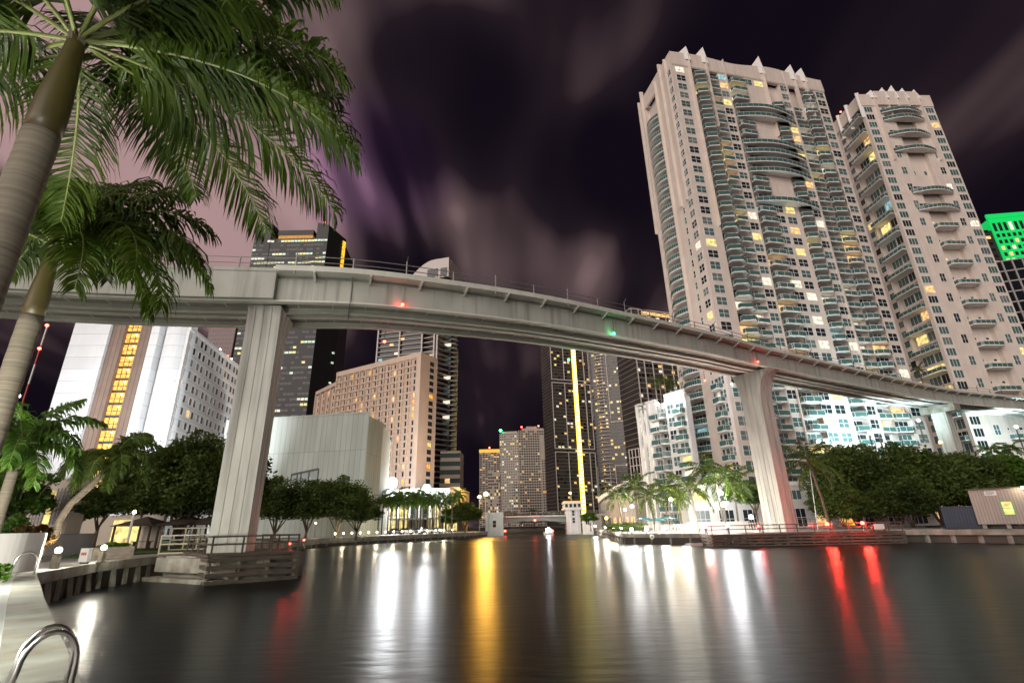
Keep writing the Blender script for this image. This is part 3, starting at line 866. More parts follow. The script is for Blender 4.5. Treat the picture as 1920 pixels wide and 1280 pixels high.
# ------------------------------------------------------------------ buildings
def tower_one():
    A = P(1255, 97, 97); H = A.z; B = G(1538, 151, H); B = A + (B - A)
    r, W = frame_root('apartment_tower', 'tall pink-white apartment tower with wavy parapet, pointed fins and a bowed stack of balconies', 'apartment tower', A, B)
    D = 17.5; H -= GZ; par = 4.6; n = 39; fh = (H - par - 1.0) / n
    x = lambda f: f * W
    rec = [(.115, .285, 1.3), (.345, .452, 1.3), (.60, .685, 1.3), (.742, .822, 1.6), (.822, .925, .7)]
    poly = [(0, 0)]
    for a, b, d in rec:
        poly += [(x(a), 0), (x(a), d), (x(b), d), (x(b), 0)]
    # drop doubled vertices where recesses touch
    poly += [(W, 0), (W, D), (0, D)]
    poly += [(0, .86 * D), (1.2, .86 * D), (1.2, .50 * D), (0, .50 * D)]
    q = [poly[0]]
    for p in poly[1:]:
        if abs(p[0] - q[-1][0]) + abs(p[1] - q[-1][1]) > 1e-4: q.append(p)
    mb = MB(); mb.prism(q, 0, H - par, 'plaster'); mb.build('wall', r)
    # crown: flat band with a wave in its top edge
    mb = MB(); N = 40
    vs = []; fs = []
    for i in range(N + 1):
        f = i / N; wv = 0.9 * math.sin(f * math.pi * 3.2 + 0.6) * math.exp(-((f - .45) / .35) ** 2) + 0.9 * math.exp(-((f - .5) / .28) ** 2)
        bow = 0.0
        for y, z in ((-0.05, H - par), (-0.25, H - par + 0.3), (-0.05, H + wv), (0.6, H + wv), (0.6, H - par)): vs.append((x(f), y, z))
    for i in range(N):
        for k in range(5): fs.append((i * 5 + k, i * 5 + (k + 1) % 5, (i + 1) * 5 + (k + 1) % 5, (i + 1) * 5 + k))
    fs += [(0, 1, 2, 3, 4)[::-1], tuple(N * 5 + k for k in range(5))]
    mb.add(vs, fs, 'plaster')
    mb.box(-0.05, 0.55, 0.6, D, H - par, H + 0.1, 'plaster'); mb.box(0.6, W, D - 0.5, D, H - par + .01, H - 1, 'plaster'); mb.box(W - .5, W, .6, D - .5, H - par + .01, H, 'plaster')
    mb.build('parapet', r)
    # full-height fins ending in leaning pyramids
    for f, hw, pk, z0 in ((.105, .35, 4.2, H * .55), (.215, .55, 5.6, H * .80), (.585, .7, 6.6, H * .80), (.335, .28, 0.6, 0), (.735, .3, .7, 0), (.80, .55, 5.4, H * .86), (.872, .45, 4.6, H * .86)):
        mb = MB(); dep = 0.9
        if z0 > 1: mb.prism([(x(f) - .12, .3), (x(f), -dep), (x(f) + .12, .3)], z0, H - .2, 'plaster')
        else: mb.box(x(f) - hw * .5, x(f) + hw * .5, -.35, .3, 0, H + .5, 'plaster')
        if pk > 1:
            a = x(f); mb.add([(a - 3.2, 1.2, H - .3), (a + .45, -dep, H - 2.6), (a + .75, 1.2, H - .3), (a - .9, 4.2, H - .3), (a + .1, -.35, H + pk * .66)], [(0, 1, 4), (1, 2, 4), (2, 3, 4), (3, 0, 4), (0, 3, 2, 1)], 'slab_white')
        mb.build('fin', r)
    for k, (fy, hh) in enumerate(((.14, 2.0), (.30, 3.4), (.47, .5), (.9, 4.5), (1.0, 2.2))):
        mb = MB(); y = fy * D; mb.prism([(-.7, y - .15), (.3, y - .3), (.3, y + .3), (-.7, y + .15)], H * (.3 if k in (2, 3) else .62), H + hh - 2.2, 'plaster'); mb.build('fin', r)
    W_, Bc = [], []
    for fl in range(n):
        z = 1.0 + fl * fh; up = fl / n
        for f in (.045, .312, .475, .545, .715, .96):
            if f in (.475, .545) and fl in (26, 27, 30, 31, 32, 33, 36, 37): continue
            g = pick(.09 + (.08 if up < .6 else 0), .3); W_.append((win(2.5, 1.9, 2, 2, g), Mf(x(f), z + .65), lab(g, 'window')))
        arc = fl in (25, 28, 29, 30, 31, 34, 35)
        for f, w, dep, shp, ins in ((.168, 3.9, 1.5, 'wedge', 1.3), (.248, 2.6, .3, 'rect', 1.3), (.398, 4.4, 1.1, 'wing', 1.3), (.642, 3.7, 1.25, 'wedge', 1.3), (.782, 3.3, -.15, 'flush', 1.6), (.873, 4.3, 1.15, 'wedge', .7)):
            if arc and f == .398: continue
            if fl > 36 and f in (.642, .782): continue
            g = pick(.17, .35, .15)
            dep2 = .12 if shp == 'flush' else dep
            Bc.append((balcony(w, dep2, {'flush': 'rect'}.get(shp, shp), g, ins), Mf(x(f), z + .05), lab(g, 'balcony')))
        if arc:
            Bc.append((balcony(17.5, 2.0, 'arc', 'dark_window', .02, fh), Mf(x(.535), z + .05), 'long bowed balcony'))
        # left end wall
        for fy, w, nx in ((.10, 1.9, 2), (.93, 1.3, 2), (.27, .75, 1)):
            if fy == .27 and up > .62: continue
            g = pick(.035); W_.append((win(w, 1.75, nx, 2, g), Ml(fy * D, z + .75), lab(g, 'window')))
        if fl < 37:
            g = pick(.07, .4, .3)
            Bc.append((balcony(.36 * D, 1.5, 'arc', g, 1.2), Ml(.68 * D, z + .05), lab(g, 'balcony')))
        if 1 < fl < 10:
            Bc.append((balcony(2.6, 1.3, 'wing', pick(.1), .02), Ml(.16 * D, z + .05), None))
    repeats(r, 'window', W_); repeats(r, 'balcony', Bc)
    return A, B


def tower_two():
    A = P(1608, 178, 120); H = A.z; B = G(1742, 180, H)
    r, W = frame_root('apartment_tower', 'farther apartment tower with a spiked crown, bowed balconies and glazed corner floors', 'apartment tower', A, B)
    H -= GZ; D = 15.0; par = 4.5; n = 41; fh = (H - par - 1) / n; x = lambda f: f * W
    q = [(0, 0), (x(.40), 0), (x(.40), 1.2), (x(.66), 1.2), (x(.66), 0), (W, 0), (W, D), (.6, D), (.6, 9.2), (1.8, 9.2), (1.8, 1.0), (0, 1.0)]
    mb = MB(); mb.prism(q, 0, H - par, 'plaster'); mb.build('wall', r)
    mb = MB()
    for a, b, y in ((0, .2, 0), (.2, .8, -.5), (.8, 1, 0)): mb.box(x(a), x(b), y - .2, .5, H - par, H + (0 if y == 0 else .9), 'plaster')
    mb.box(-.05, .5, .5, D, H - par, H, 'plaster'); mb.box(W - .5, W, .5, D, H - par, H - .3, 'plaster'); mb.box(.5, W - .5, D - .5, D, H - par, H - .3, 'plaster')
    mb.build('parapet', r)
    for f, pk, z0 in ((.19, 2.6, .8), (.36, 4.5, .93), (.5, 6.0, .93), (.64, 4.3, .93), (.8, 3.4, .8)):
        a = x(f); mb = MB(); mb.prism([(a - .2, .2), (a, -1.0), (a + .2, .2)], H * z0, H - .3, 'plaster')
        mb.add([(a - 2.6, 1.0, H - .2), (a + .5, -1.2, H - 2.2), (a + 1.3, 1.0, H - .2), (a - .5, 3.6, H - .2), (a, -.4, H + pk * .62)], [(0, 1, 4), (1, 2, 4), (2, 3, 4), (3, 0, 4), (0, 3, 2, 1)], 'slab_white')
        mb.build('fin', r)
    for fy, hh in ((.02, .8), (.35, 1.0), (.62, .8), (.98, .2)):
        mb = MB(); mb.prism([(-.6, fy * D - .1), (.3, fy * D - .4), (.3, fy * D + .4), (-.6, fy * D + .1)], H * .93, H + hh, 'slab_white'); mb.build('fin', r)
    mb = MB(); mb.tube([(.5, .55 * D, H), (.5, .55 * D, H + 1.2)], .07, 'lamp_metal'); mb.ball((.5, .55 * D, H + 1.4), .28, 'bulb_red'); mb.build('beacon', r)
    Wn, Bc = [], []
    for fl in range(n):
        z = 1 + fl * fh; up = fl / n
        for f in (.075, .925):
            g = pick(.10, .25, .1); Wn.append((win(2.5, 2.0, 3, 1, g), Mf(x(f), z + .5), lab(g, 'corner window')))
        if fl % 2 == 0:
            for f in (.28, .79) if fl < n - 6 else ():
                g = pick(.06); Wn.append((win(1.5, 2.4, 2, 2, g), Mf(x(f), z + .9), lab(g, 'window')))
            for f in (.45, .60) if fl < n - 8 else ():
                g = pick(.08, .6, .1); Wn.append((win(.9, 1.4, 1, 1, g), Mf(x(f), z + 1.4, 1.2), lab(g, 'window')))
            if fl < n - 9:
                g = pick(.06, .7, .1)
                if (fl // 2) % 9 in (5, 6, 7) and fl > 20: Bc.append((balcony(.52 * W, 2.3, 'arc', 'dark_window', .02, fh), Mf(x(.53), z - .1), 'long bowed balcony'))
                else: Bc.append((balcony(.27 * W, 1.5, 'wing', 'plaster', 1.2), Mf(x(.53), z - .1), None))
        if fl >= n - 7 and fl % 2 == 1 or fl == n - 1: Bc.append((balcony(.55 * W, 2.2, 'arc', 'dark_window', .02, fh), Mf(x(.5), z), 'long bowed balcony'))
        if fl % 2 == 0:
            g = pick(.12, .2, .2)
            Bc.append((balcony(7.6, 1.6, 'rect', g, 1.0, fh * 1.0), Ml(5.1, z + .05, .8), lab(g, 'balcony')))
            Bc.append((balcony(3.2, 1.7, 'wedge', 'dark_window', .02), Mr(2.6, z + .05, W), None))
        else:
            for y in (3.1, 6.9):
                g = pick(.13, .2, .2); Wn.append((win(3.5, 2.4, 3, 1, g), Ml(y, z + .15, 1.8), lab(g, 'window')))
        for y in (10.5, 13.4):
            g = pick(.1, .3, .1); Wn.append((win(1.8, 1.9, 1, 1, g), Ml(y, z + .5, .6), lab(g, 'window')))
    repeats(r, 'window', Wn); repeats(r, 'balcony', Bc)


T1A, T1B = tower_one()
tower_two()


def river_wing():
    A = P(1197, 790, 112); B = P(1292, 800, 100)
    top = P(1250, 752, 105).z
    r, W = frame_root('apartment_wing', 'low bright white apartment wing with ribbed corner, rooftop palms and a floodlight', 'apartment building', A, B)
    H = top - GZ; n = 9; fh = H / (n + .6)
    mb = MB(); mb.prism([(0, 0), (W * .44, 0), (W * .44, .8), (W * .60, .8), (W * .60, 0), (W, 0), (W, 1.5), (0, 10)], 0, H, 'white_plaster'); mb.build('wall', r)
    mb = MB(); mb.box(-.3, W * .44, -.35, .3, H - 2.2, H + .9, 'white_plaster'); mb.box(-.3, .3, .3, 9.9, H - 2.2, H + 1.2, 'white_plaster'); mb.box(W * .60, W, -.12, .3, H - .5, H + 1.4, 'white_plaster'); mb.build('parapet', r)
    for f in (.03, .12, .21, .30): mb = MB(); mb.box(f * W - .16, f * W + .16, -.75, .02, 0, H + .2, 'slab_white'); mb.build('fin', r)
    Wn, Bc = [], []
    for fl in range(n):
        z = .8 + fl * fh
        for f in (.075, .165, .255): Wn.append((win(.9, 2.2, 1, 2, 'lit_white' if RND.random() < .35 else 'curtain_window'), Mf(f * W, z + .5), None))
        g = pick(.15, .1, .3); Bc.append((balcony(W * .15, 1.2, 'arc', g, .8, fh), Mf(.52 * W, z, 0), lab(g, 'balcony')))
        g = pick(.15, .1, .3); Bc.append((balcony(W * .14, .9, 'rect', g, .02, fh), Mf(.37 * W, z), lab(g, 'balcony')))
        g = pick(.15, .1, .1); Wn.append((win(1.7, 1.9, 2, 2, g), Mf(.70 * W, z + .5), lab(g, 'window')))
        g = pick(.15, .1, .1); Bc.append((balcony(W * .18, 1.3, 'wing', g, .02, fh), Mf(.88 * W, z), lab(g, 'balcony')))
        for y in (3, 8): Wn.append((win(1.6, 1.7, 2, 2, pick(.1)), Ml(y, z + .6), None))
    repeats(r, 'window', Wn); repeats(r, 'balcony', Bc)
    return r, W, H, A, B


WING = river_wing()


def podium():
    """white base of the towers behind the promenade, with lit openings"""
    A = P(1285, 960, 92); B = P(1440, 960, 90)
    A = Vector((30.5, 93.5, 0)); B = Vector((118, 93, 0))
    r, W = frame_root('podium', 'white two-storey podium with lit openings at the feet of the apartment towers', 'building', A, B)
    mb = MB(); mb.box(0, W, 0, 4, 0, 7.2, 'white_plaster'); mb.box(-.2, W + .2, -.3, 4.2, 7.2, 7.9, 'slab_white'); mb.build('wall', r)
    it = []
    for k in range(int(W / 4.2)):
        g = RND.choice(['lit_warm', 'lit_white', 'dark_window', 'curtain_window', 'lit_amber', 'dark_window', 'dark_window'])
        it.append((win(2.6, 3.0, 3, 2, g), Mf(2.5 + k * 4.2, .3), lab(g, 'opening')))
        g = pick(.25); it.append((win(2.4, 1.6, 3, 1, g), Mf(2.5 + k * 4.2, 4.8), lab(g, 'window')))
    repeats(r, 'window', it)


podium()


def glass_tower(name, label, A, B, H, D, n, cols, wall='tower_glass', lit=.12, ww=None, wh=1.7, fh=None, palette=None, frame='pale_frame', band=None, sidecols=0, sidelit=None, zb=GZ, vert=None, group=None, cat='tower', glass='tower_glass', side='L', every=1, blank=0.35):
    """prism tower with a grid of panes; only lit panes and plain panes are built as windows"""
    r, W = frame_root(name, label, cat, A, B, zb, group)
    mb = MB(); mb.prism([(0, 0), (W, 0), (W, D), (0, D)], 0, H, wall); mb.build('wall', r)
    fh = H / n; ww = ww or W / cols * .72; it = []
    pal = palette or ['lit_warm', 'lit_warm', 'lit_white', 'lit_yellow']
    for fl in range(n):
        z = fl * fh + fh * .25
        for c in range(cols):
            lt = RND.random() < lit
            if not lt and RND.random() < blank: continue
            g = RND.choice(pal) if lt else glass
            it.append((win(round(ww, 2), round(fh * .55, 2), 0, 0, g), Mf(W * (c + .5) / cols, z), lab(g, 'window')))
        for c in range(sidecols):
            lt = RND.random() < (sidelit if sidelit is not None else lit)
            if not lt and RND.random() < blank: continue
            g = RND.choice(pal) if lt else glass
            M = Ml(D * (c + .5) / sidecols, z) if side == 'L' else Mr(D * (c + .5) / sidecols, z, W)
            it.append((win(round(D / sidecols * .7, 2), round(fh * .55, 2), 0, 0, g), M, lab(g, 'window')))
    repeats(r, 'window', it)
    if band:   # floor lines
        mb = MB()
        for fl in range(0, n + 1, every): mb.box(-.12, W + .12, -.15, D, fl * fh - band / 2, fl * fh + band / 2, frame)
        mb.build('floor_band', r)
    if vert:
        mb = MB()
        for f, w in vert: mb.box(f * W - w / 2, f * W + w / 2, -.3, .1, 0, H + .02, frame)
        mb.build('mullion', r)
    return r, W, fh


def icons():
    # slab with the yellow light strip
    A = P(1038, 800, 440); B = P(1112, 800, 452); H = P(1070, 628, 440).z - GZ
    A.z = B.z = 0
    r, W, fh = glass_tower('glass_tower', 'dark glass tower with pale grid frames and a dotted yellow light strip', A, B, H, 24, 56, 12, 'brown_glass', lit=.11, band=.16, frame='grey_frame', blank=.8)
    mb = MB()
    for z0, z1 in ((2, .36 * H), (.375 * H, .73 * H), (.745 * H, H)):
        for x0, x1 in ((0, W), ):
            for xx in (x0 + .3, W * .33, W * .86, x1 - .3): mb.box(xx - .3, xx + .3, -.8, -.15, z0, z1, 'pale_frame')
            for zz in (z0 + .3, z1 - .3): mb.box(x0, x1, -.85, -.2, zz - .4, zz + .4, 'pale_frame')
    mb.build('frame', r)
    mb = MB(); mb.box(W * .56, W * .66, -.9, .1, 0, H - 1, 'strip_yellow'); mb.build('light_strip', r)
    for k in range(56):
        if k % 1 == 0:
            mb = MB(); mb.box(W * .58, W * .64, -1.1, -.85, k * fh + 1, k * fh + 2.1, 'strip_dot'); mb.build('strip_lamp', r)
    # right, slimmer pair
    A = P(1113, 800, 455); B = P(1196, 800, 440); A.z = B.z = 0; H2 = P(1150, 640, 445).z - GZ
    r, W, fh = glass_tower('glass_tower', 'brown glass tower with curved balcony stack and scattered amber windows, beside the yellow light strip', A, B, H2, 24, 52, 14, 'brown_glass', lit=.10, band=.22, frame='grey_frame', blank=.8)
    mb = MB()
    for z0, z1 in ((2, .30 * H2), (.53 * H2, .535 * H2), (.55 * H2, H2)):
        for xx in (W * .02, W * .30, W * .42, W * .78, W * .99): mb.box(xx - .3, xx + .3, -.8, -.15, z0, z1, 'pale_frame')
        for zz in (z1 - .3, ): mb.box(W * .42, W, -.85, -.2, zz - .4, zz + .4, 'pale_frame')
    mb.build('frame', r)
    mb = MB()
    for k in range(52):
        z = k * fh + .2
        pl = [(W * (.12 + .26 * i / 10), -.2 - 2.2 * math.sin(math.pi * i / 10)) for i in range(11)]
        mb.prism(pl, z, z + .5, 'pale_frame')
        if k % 2: mb.box(W * .17, W * .19, -2.0, -1.7, z + .8, z + 1.8, 'lit_amber')
    mb.build('balcony_stack', r)
    # third tower half hidden behind the guideway
    A = P(1194, 700, 300); B = P(1290, 700, 312); A.z = B.z = 0; H3 = P(1230, 578, 300).z - GZ
    r, W, fh = glass_tower('glass_tower', 'brown glass tower with a lit top floor, rising behind the guideway and rooftop palms', A, B, H3, 22, 40, 12, 'brown_glass', lit=.15, band=.3, frame='grey_frame', blank=.7)
    mb = MB()
    for f in (.02, .16, .32, .5, .7, .98): mb.box(W * f - .25, W * f + .25, -.5, .2, 0, H3 + .3, 'pale_frame')
    mb.box(-.3, W + .3, -.6, 22, H3, H3 + .6, 'pale_frame'); mb.build('frame', r)
    mb = MB(); mb.box(W * .22, W * .9, -.3, -.05, H3 - fh * .95, H3 - fh * .2, 'lit_warm'); mb.build('lit_floor', r)


icons()


def far_towers():
    A = P(899, 850, 640); B = P(936, 850, 640); H = P(918, 848, 640).z - GZ; A.z = B.z = 0
    r, W, fh = glass_tower('far_tower', 'distant slim tower with an amber-lit crown behind the street lamps', A, B, H, 22, 40, 7, 'cream_concrete', .10, palette=['lit_amber', 'lit_warm'], glass='dark_window', blank=.25)
    mb = MB(); mb.box(-.3, W + .3, -.4, 22, H, H + 4.0, 'crown_amber'); mb.build('crown', r)
    mb = MB(); mb.ball((W / 2, 4, H + 6.5), 1.1, 'bulb_red'); mb.tube([(W / 2, 4, H + 4), (W / 2, 4, H + 5.5)], .4, 'lamp_metal'); mb.build('beacon', r)
    A = P(937, 850, 560); B = P(973, 850, 556); H = P(955, 812, 560).z - GZ; A.z = B.z = 0
    r, W, fh = glass_tower('far_tower', 'distant pale tower with a green beacon on its roof corner', A, B, H, 24, 36, 9, 'cream_concrete', .11, palette=['lit_yellow', 'lit_white'], glass='dark_window', blank=.12)
    mb = MB(); mb.tube([(1, 1, H), (1, 1, H + 2.4)], .4, 'lamp_metal'); mb.ball((1, 1, H + 3.6), 1.6, 'bulb_green'); mb.build('beacon', r)
    mb = MB(); mb.box(2, W - 2, 3, 18, H, H + 2.2, 'cream_concrete'); mb.build('penthouse', r)
    A = P(973, 850, 545); B = P(1038, 850, 548); H = P(1005, 806, 545).z - GZ; A.z = B.z = 0
    r, W, fh = glass_tower('far_tower', 'distant broad stepped-top tower with rows of small balconies and an amber-lit bay', A, B, H, 24, 37, 15, 'cream_concrete', .05, palette=['lit_amber', 'lit_warm'], glass='dark_window', blank=.06)
    mb = MB(); mb.box(W * .12, W * .75, 2, 20, H, H + 2.6, 'cream_concrete'); mb.box(W * .25, W * .55, 4, 18, H + 2.6, H + 5, 'cream_concrete'); mb.build('penthouse', r)
    mb = MB(); mb.box(W * .62, W * .95, -1.4, .1, 0, H - 5, 'cream_concrete'); mb.build('bay', r)
    for k in range(34):
        for j in range(5):
            if j > 2 and k % 2: continue
            if len([c for c in r.children if c.name.startswith('bay_window')]) >= 98: break
            mb = MB(); xx = W * (.65 + .06 * j); mb.box(xx, xx + 1.4, -1.5, -1.3, k * fh + 1, k * fh + 2.3, 'lit_amber' if k == 12 else 'dark_window'); mb.build('bay_window', r)
    for f in (.1, .6): mb = MB(); mb.ball((W * f, 2, H + 4 + 2 * f), .9, 'bulb_red'); mb.tube([(W * f, 2, H), (W * f, 2, H + 4)], .25, 'lamp_metal'); mb.build('beacon', r)
    A = P(915, 900, 480); B = P(938, 900, 480); H = P(926, 886, 480).z - GZ; A.z = B.z = 0
    glass_tower('far_block', 'low distant block half hidden beside the pale far towers', A, B, H, 20, 16, 6, 'cream_concrete', .12, glass='dark_window', blank=.2, cat='building')


far_towers()


def slab_tower():
    """slim tower with thin slabs on the left and a stack of rounded balconies on the right"""
    Y = 300
    A = P(702, 750, Y); B = P(788, 750, Y - 8); E = P(858, 750, Y + 6); A.z = B.z = E.z = 0
    H = P(820, 528, Y).z - GZ
    r, W = frame_root('apartment_tower', 'slender apartment tower with thin white slabs, rounded balcony stack and a white domed crown', 'apartment tower', A, B)
    e = rootM(r).inverted() @ Vector((E.x, E.y, GZ))
    n = 50; fh = H / n
    mb = MB(); mb.prism([(0, 0), (W, 0), (e.x - 3, e.y - 2), (e.x - 3, 26), (0, 26)], 0, H - 3, 'tower_glass'); mb.build('wall', r)
    Wd = e.x - W
    sl = []; it = []
    for k in range(n):
        z = k * fh
        mb = MB(); mb.box(-.4, W, -1.0, 1, z, z + .38, 'pale_frame'); sl.append(mb)
        pl = [(W, 0), (W + Wd * .5, -1.3)] + [(e.x - 4 + 4 * math.sin(t * math.pi / 8), e.y - 2.5 - 3.0 + 4.0 * (1 - math.cos(t * math.pi / 8))) for t in range(0, 9)] + [(W, 8)]
        mb = MB(); mb.prism(pl, z, z + .42, 'pale_frame'); sl.append(mb)
        for f in (.06, .18, .30, .42, .54, .66, .78, .9):
            if RND.random() < .055: g = RND.choice(['lit_warm', 'lit_white', 'lit_cyan']); it.append((win(round(W * .09, 2), 1.7, 0, 0, g), Mf(f * W, z + .6), lab(g, 'window')))
        for f in (.25, .70):
            g = 'lit_white' if RND.random() < .07 else ('window_glass' if RND.random() < .5 else 'tower_glass')
            it.append((win(round(Wd * .3, 2), 2.0, 0, 0, g), Matrix.Translation((W + Wd * f, -1.0 - .3 * f + e.y * f, z + .6)), lab(g, 'window')))
    for k, mb in enumerate(sl):
        if k >= len(sl) - 98: mb.build('floor_slab', r)
    rest = MB()
    for mb in sl[:-98]:
        o = len(rest.v); rest.v += mb.v; i = rest.mi('pale_frame')
        rest.f += [tuple(o + a for a in f) for f in mb.f]; rest.m += [i] * len(mb.f)
    rest.build('floor_slab', r, kind='stuff')
    repeats(r, 'window', it)
    mb = MB()
    for xx in (.0, W * .5, W, W + Wd * .5, W + Wd * .62): mb.box(xx - .45, xx + .45, -1.6, -.9, 0, H - 2, 'pale_frame')
    mb.build('pilaster', r)
    # crown
    mb = MB(); pts = []
    for i in range(13):
        t = i / 12; pts.append((W * .55 + (e.x - W * .55) * t, H - 3 + 14 * math.sin(min(1, t * 1.5) * math.pi / 2)))
    vs = []; fs = []
    for xx, zz in pts:
        for y in (-.8, 22): vs += [(xx, y, H - 3), (xx, y, zz)]
    for i in range(12):
        a = i * 4; b = a + 4
        fs += [(a, b, b + 1, a + 1), (a + 2, a + 3, b + 3, b + 2), (a + 1, b + 1, b + 3, a + 3)]
    fs.append((48, 50, 51, 49))
    mb.add(vs, fs, 'pale_frame'); mb.build('crown', r)
    mb = MB(); mb.box(W + Wd * .1, W + Wd * .55, -1.2, -.7, H - 2, H + 3.8, 'tower_glass'); mb.box(W + Wd * .66, e.x - 1, -1.2, -.7, H - 2, H + 3.6, 'tower_glass'); mb.build('crown_window', r)
    # glazed base seen beside the hotel
    A2 = P(826, 850, 262); B2 = P(863, 850, 262); A2.z = B2.z = 0; H2 = P(845, 846, 262).z - GZ
    glass_tower('glass_block', 'blue glazed block with white end fins between hotel and street lamps', A2, B2, H2, 18, 9, 4, 'pale_frame', .03, glass='window_glass', blank=0, band=.4, frame='pale_frame', cat='building', ww=2.6)


slab_tower()


def hotel():
    Y = 190
    B = P(788, 700, Y); H = P(788, 660, Y).z - GZ
    A = G(590, 737, P(590, 737, 1).z) if False else None
    zt = H + GZ
    L2 = G(632, 699, zt)
    d = (B - L2); d.z = 0
    Aw = L2
    r, W = frame_root('hotel', 'pinkish concrete hotel slab with an egg-crate grid of windows and a plain end wall', 'hotel', Aw, B)
    D = (G(822, 672, zt) - B); D.z = 0; D = max(9, min(16, D.length))
    n = 24; cols = 13; cw = (W - 2.2) / cols; fh = (H - 2.0) / n
    mb = MB(); mb.prism([(0, .9), (W - 2.2, .9), (W - 2.2, 0), (W, 0), (W, D), (0, D)], 0, H, 'pink_concrete'); mb.build('wall', r)
    mb = MB(); mb.box(-.3, W - 2.25, -.02, .88, H - 1.8, H + .3, 'pink_concrete'); mb.build('parapet', r)
    for c in range(cols + 1): mb = MB(); mb.box(c * cw - .25, c * cw + .25, 0, .89, 0, H - 1.8, 'pink_concrete'); mb.build('pilaster', r)
    for f in range(n):
        mb = MB(); mb.box(.26, W - 2.3, .25, .88, f * fh - .28, f * fh + .28, 'pink_concrete'); mb.build('ledge', r)
    it = []
    for f in range(n):
        for c in range(cols):
            g = RND.choice(['lit_amber', 'lit_warm']) if RND.random() < .085 else 'dark_window'
            # each cell: slanted side panel and a narrow window
            it.append((win(round(cw * .44, 2), round(fh * .66, 2), 0, 0, g), Mf(c * cw + cw * .70, f * fh + .45, .9), lab(g, 'window')))
        g = RND.choice(['lit_amber', 'lit_yellow']) if RND.random() < .22 else 'dark_window'
        it.append((win(2.3, round(fh * .62, 2), 2, 1, g, 'frame_dark'), Mr(D * .66, f * fh + .5, W), lab(g, 'window')))
    repeats(r, 'window', it)
    # lower wing further left
    L1 = G(590, 737, P(590, 737, (L2.y + 6)).z)
    z2 = P(632, 716, L2.y).z
    L1 = G(592, 735, z2); L2b = L2.copy(); dd = (L2 - L1)
    r2, W2 = frame_root('hotel_wing', 'lower stepped-down wing at the far end of the pinkish hotel', 'hotel', L1, L2)
    W2 -= .35
    H2 = z2 - GZ; n2 = 20; c2 = 4; cw2 = W2 / c2; fh2 = (H2 - 1.5) / n2
    mb = MB(); mb.prism([(0, .9), (W2, .9), (W2, D), (0, D)], 0, H2, 'pink_concrete'); mb.box(0, W2, 0, .88, H2 - 1.5, H2 + .2, 'pink_concrete'); mb.build('wall', r2)
    mb = MB(); [mb.box(c * cw2 - .3, c * cw2 + .3, 0, .89, 0, H2 - 1.5, 'pink_concrete') for c in range(c2 + 1)]; mb.build('pilaster', r2)
    it = []
    for f in range(n2):
        for c in range(c2):
            g = 'lit_warm' if RND.random() < .08 else 'dark_window'
            it.append((win(round(cw2 * .4, 2), round(fh2 * .6, 2), 0, 0, g), Mf(c * cw2 + cw2 * .6, f * fh2 + .45, .9), lab(g, 'window')))
    repeats(r2, 'window', it)


hotel()


def dark_tower():
    Y = 390
    A = P(450, 600, Y); B = P(596, 600, Y); A.z = B.z = 0
    H = P(560, 447, Y).z - GZ
    r, W = frame_root('office_tower', 'black granite office tower with twin raised corners, lit office bands and an amber edge light', 'office tower', A, B)
    n = 56; fh = H / n; D = 50
    ch = W * .14
    mb = MB(); mb.prism([(0, 0), (W, 0), (W + 11, 18), (W + 8, D), (0, D)], 0, H, 'granite'); mb.build('wall', r)
    mb = MB(); mb.prism([(0, -.5), (W * .22, -.5), (W * .28, 12), (0, 12)], 0, H + 15, 'granite', [H + 15, H + 16, H + 12, H + 14]); mb.build('corner_block', r)
    mb = MB(); mb.prism([(W * .84, -.5), (W, -.5), (W + 10.5, 17), (W * .84, 17)], 0, H + 14, 'granite', [H + 16, H + 13, H + 8, H + 15]); mb.build('corner_block', r)
    mb = MB(); mb.box(W * .29, W * .76, 4, 30, H, H + 6, 'crown_dim'); mb.box(W * .28, W * .77, 3.5, 30, H + 6, H + 11, 'granite'); mb.build('penthouse', r)
    mb = MB(); mb.prism([(W + 8.6, 13.6), (W + 10.2, 16.4), (W + 10.6, 16.2), (W + 9.0, 13.2)], H - 30, H + 5, 'strip_amber'); mb.build('edge_light', r)
    mb = MB(); mb.ball((W * .92, 0, H + 17), 1.0, 'bulb_red'); mb.tube([(W * .92, 0, H + 14), (W * .92, 0, H + 16.5)], .3, 'lamp_metal'); mb.build('beacon', r)
    it = []
    cols = 22; cw = W / cols
    busy = {n - 1: .75, n - 4: .7, n - 5: .5, n - 6: .85, n - 9: .35, n - 15: .1, 22: .6, 27: .5, 28: .5, 33: .35, 20: .3, 15: .3, 10: .3}
    for f in range(n):
        p = busy.get(f, .10)
        z = f * fh + 1.0; run = False
        for c in range(cols):
            if RND.random() < .45: run = RND.random() < p
            g = RND.choice(['lit_office', 'lit_office', 'lit_white', 'lit_yellow']) if run else None
            if g is None:
                if RND.random() < .4: continue
                g = 'tower_glass'
            it.append((win(round(cw * .86, 2), 1.9, 0, 0, g), Mf((c + .5) * cw, z, -.5 if c < 5 or c > 17 else 0), lab(g, 'window')))
    repeats(r, 'window', it)
    # bottom right glazed face strip of small lights
    mb = MB()
    for f in range(n - 8):
        if RND.random() < .4: mb.box(W + 9.2, W + 10.9, 15.0, 16.8, f * fh + 1, f * fh + 2.4, 'lit_office')
    mb.build('edge_window', r, kind='stuff')
    # pink granite tower behind, left
    A = P(386, 650, 470); B = P(436, 650, 470); A.z = B.z = 0; H = P(410, 585, 470).z - GZ
    glass_tower('office_tower', 'distant pink granite tower with a regular grid of small square windows', A, B, H, 30, 46, 9, 'pink_granite', .015, glass='dark_window', blank=0, ww=2.6, cat='office tower')


dark_tower()


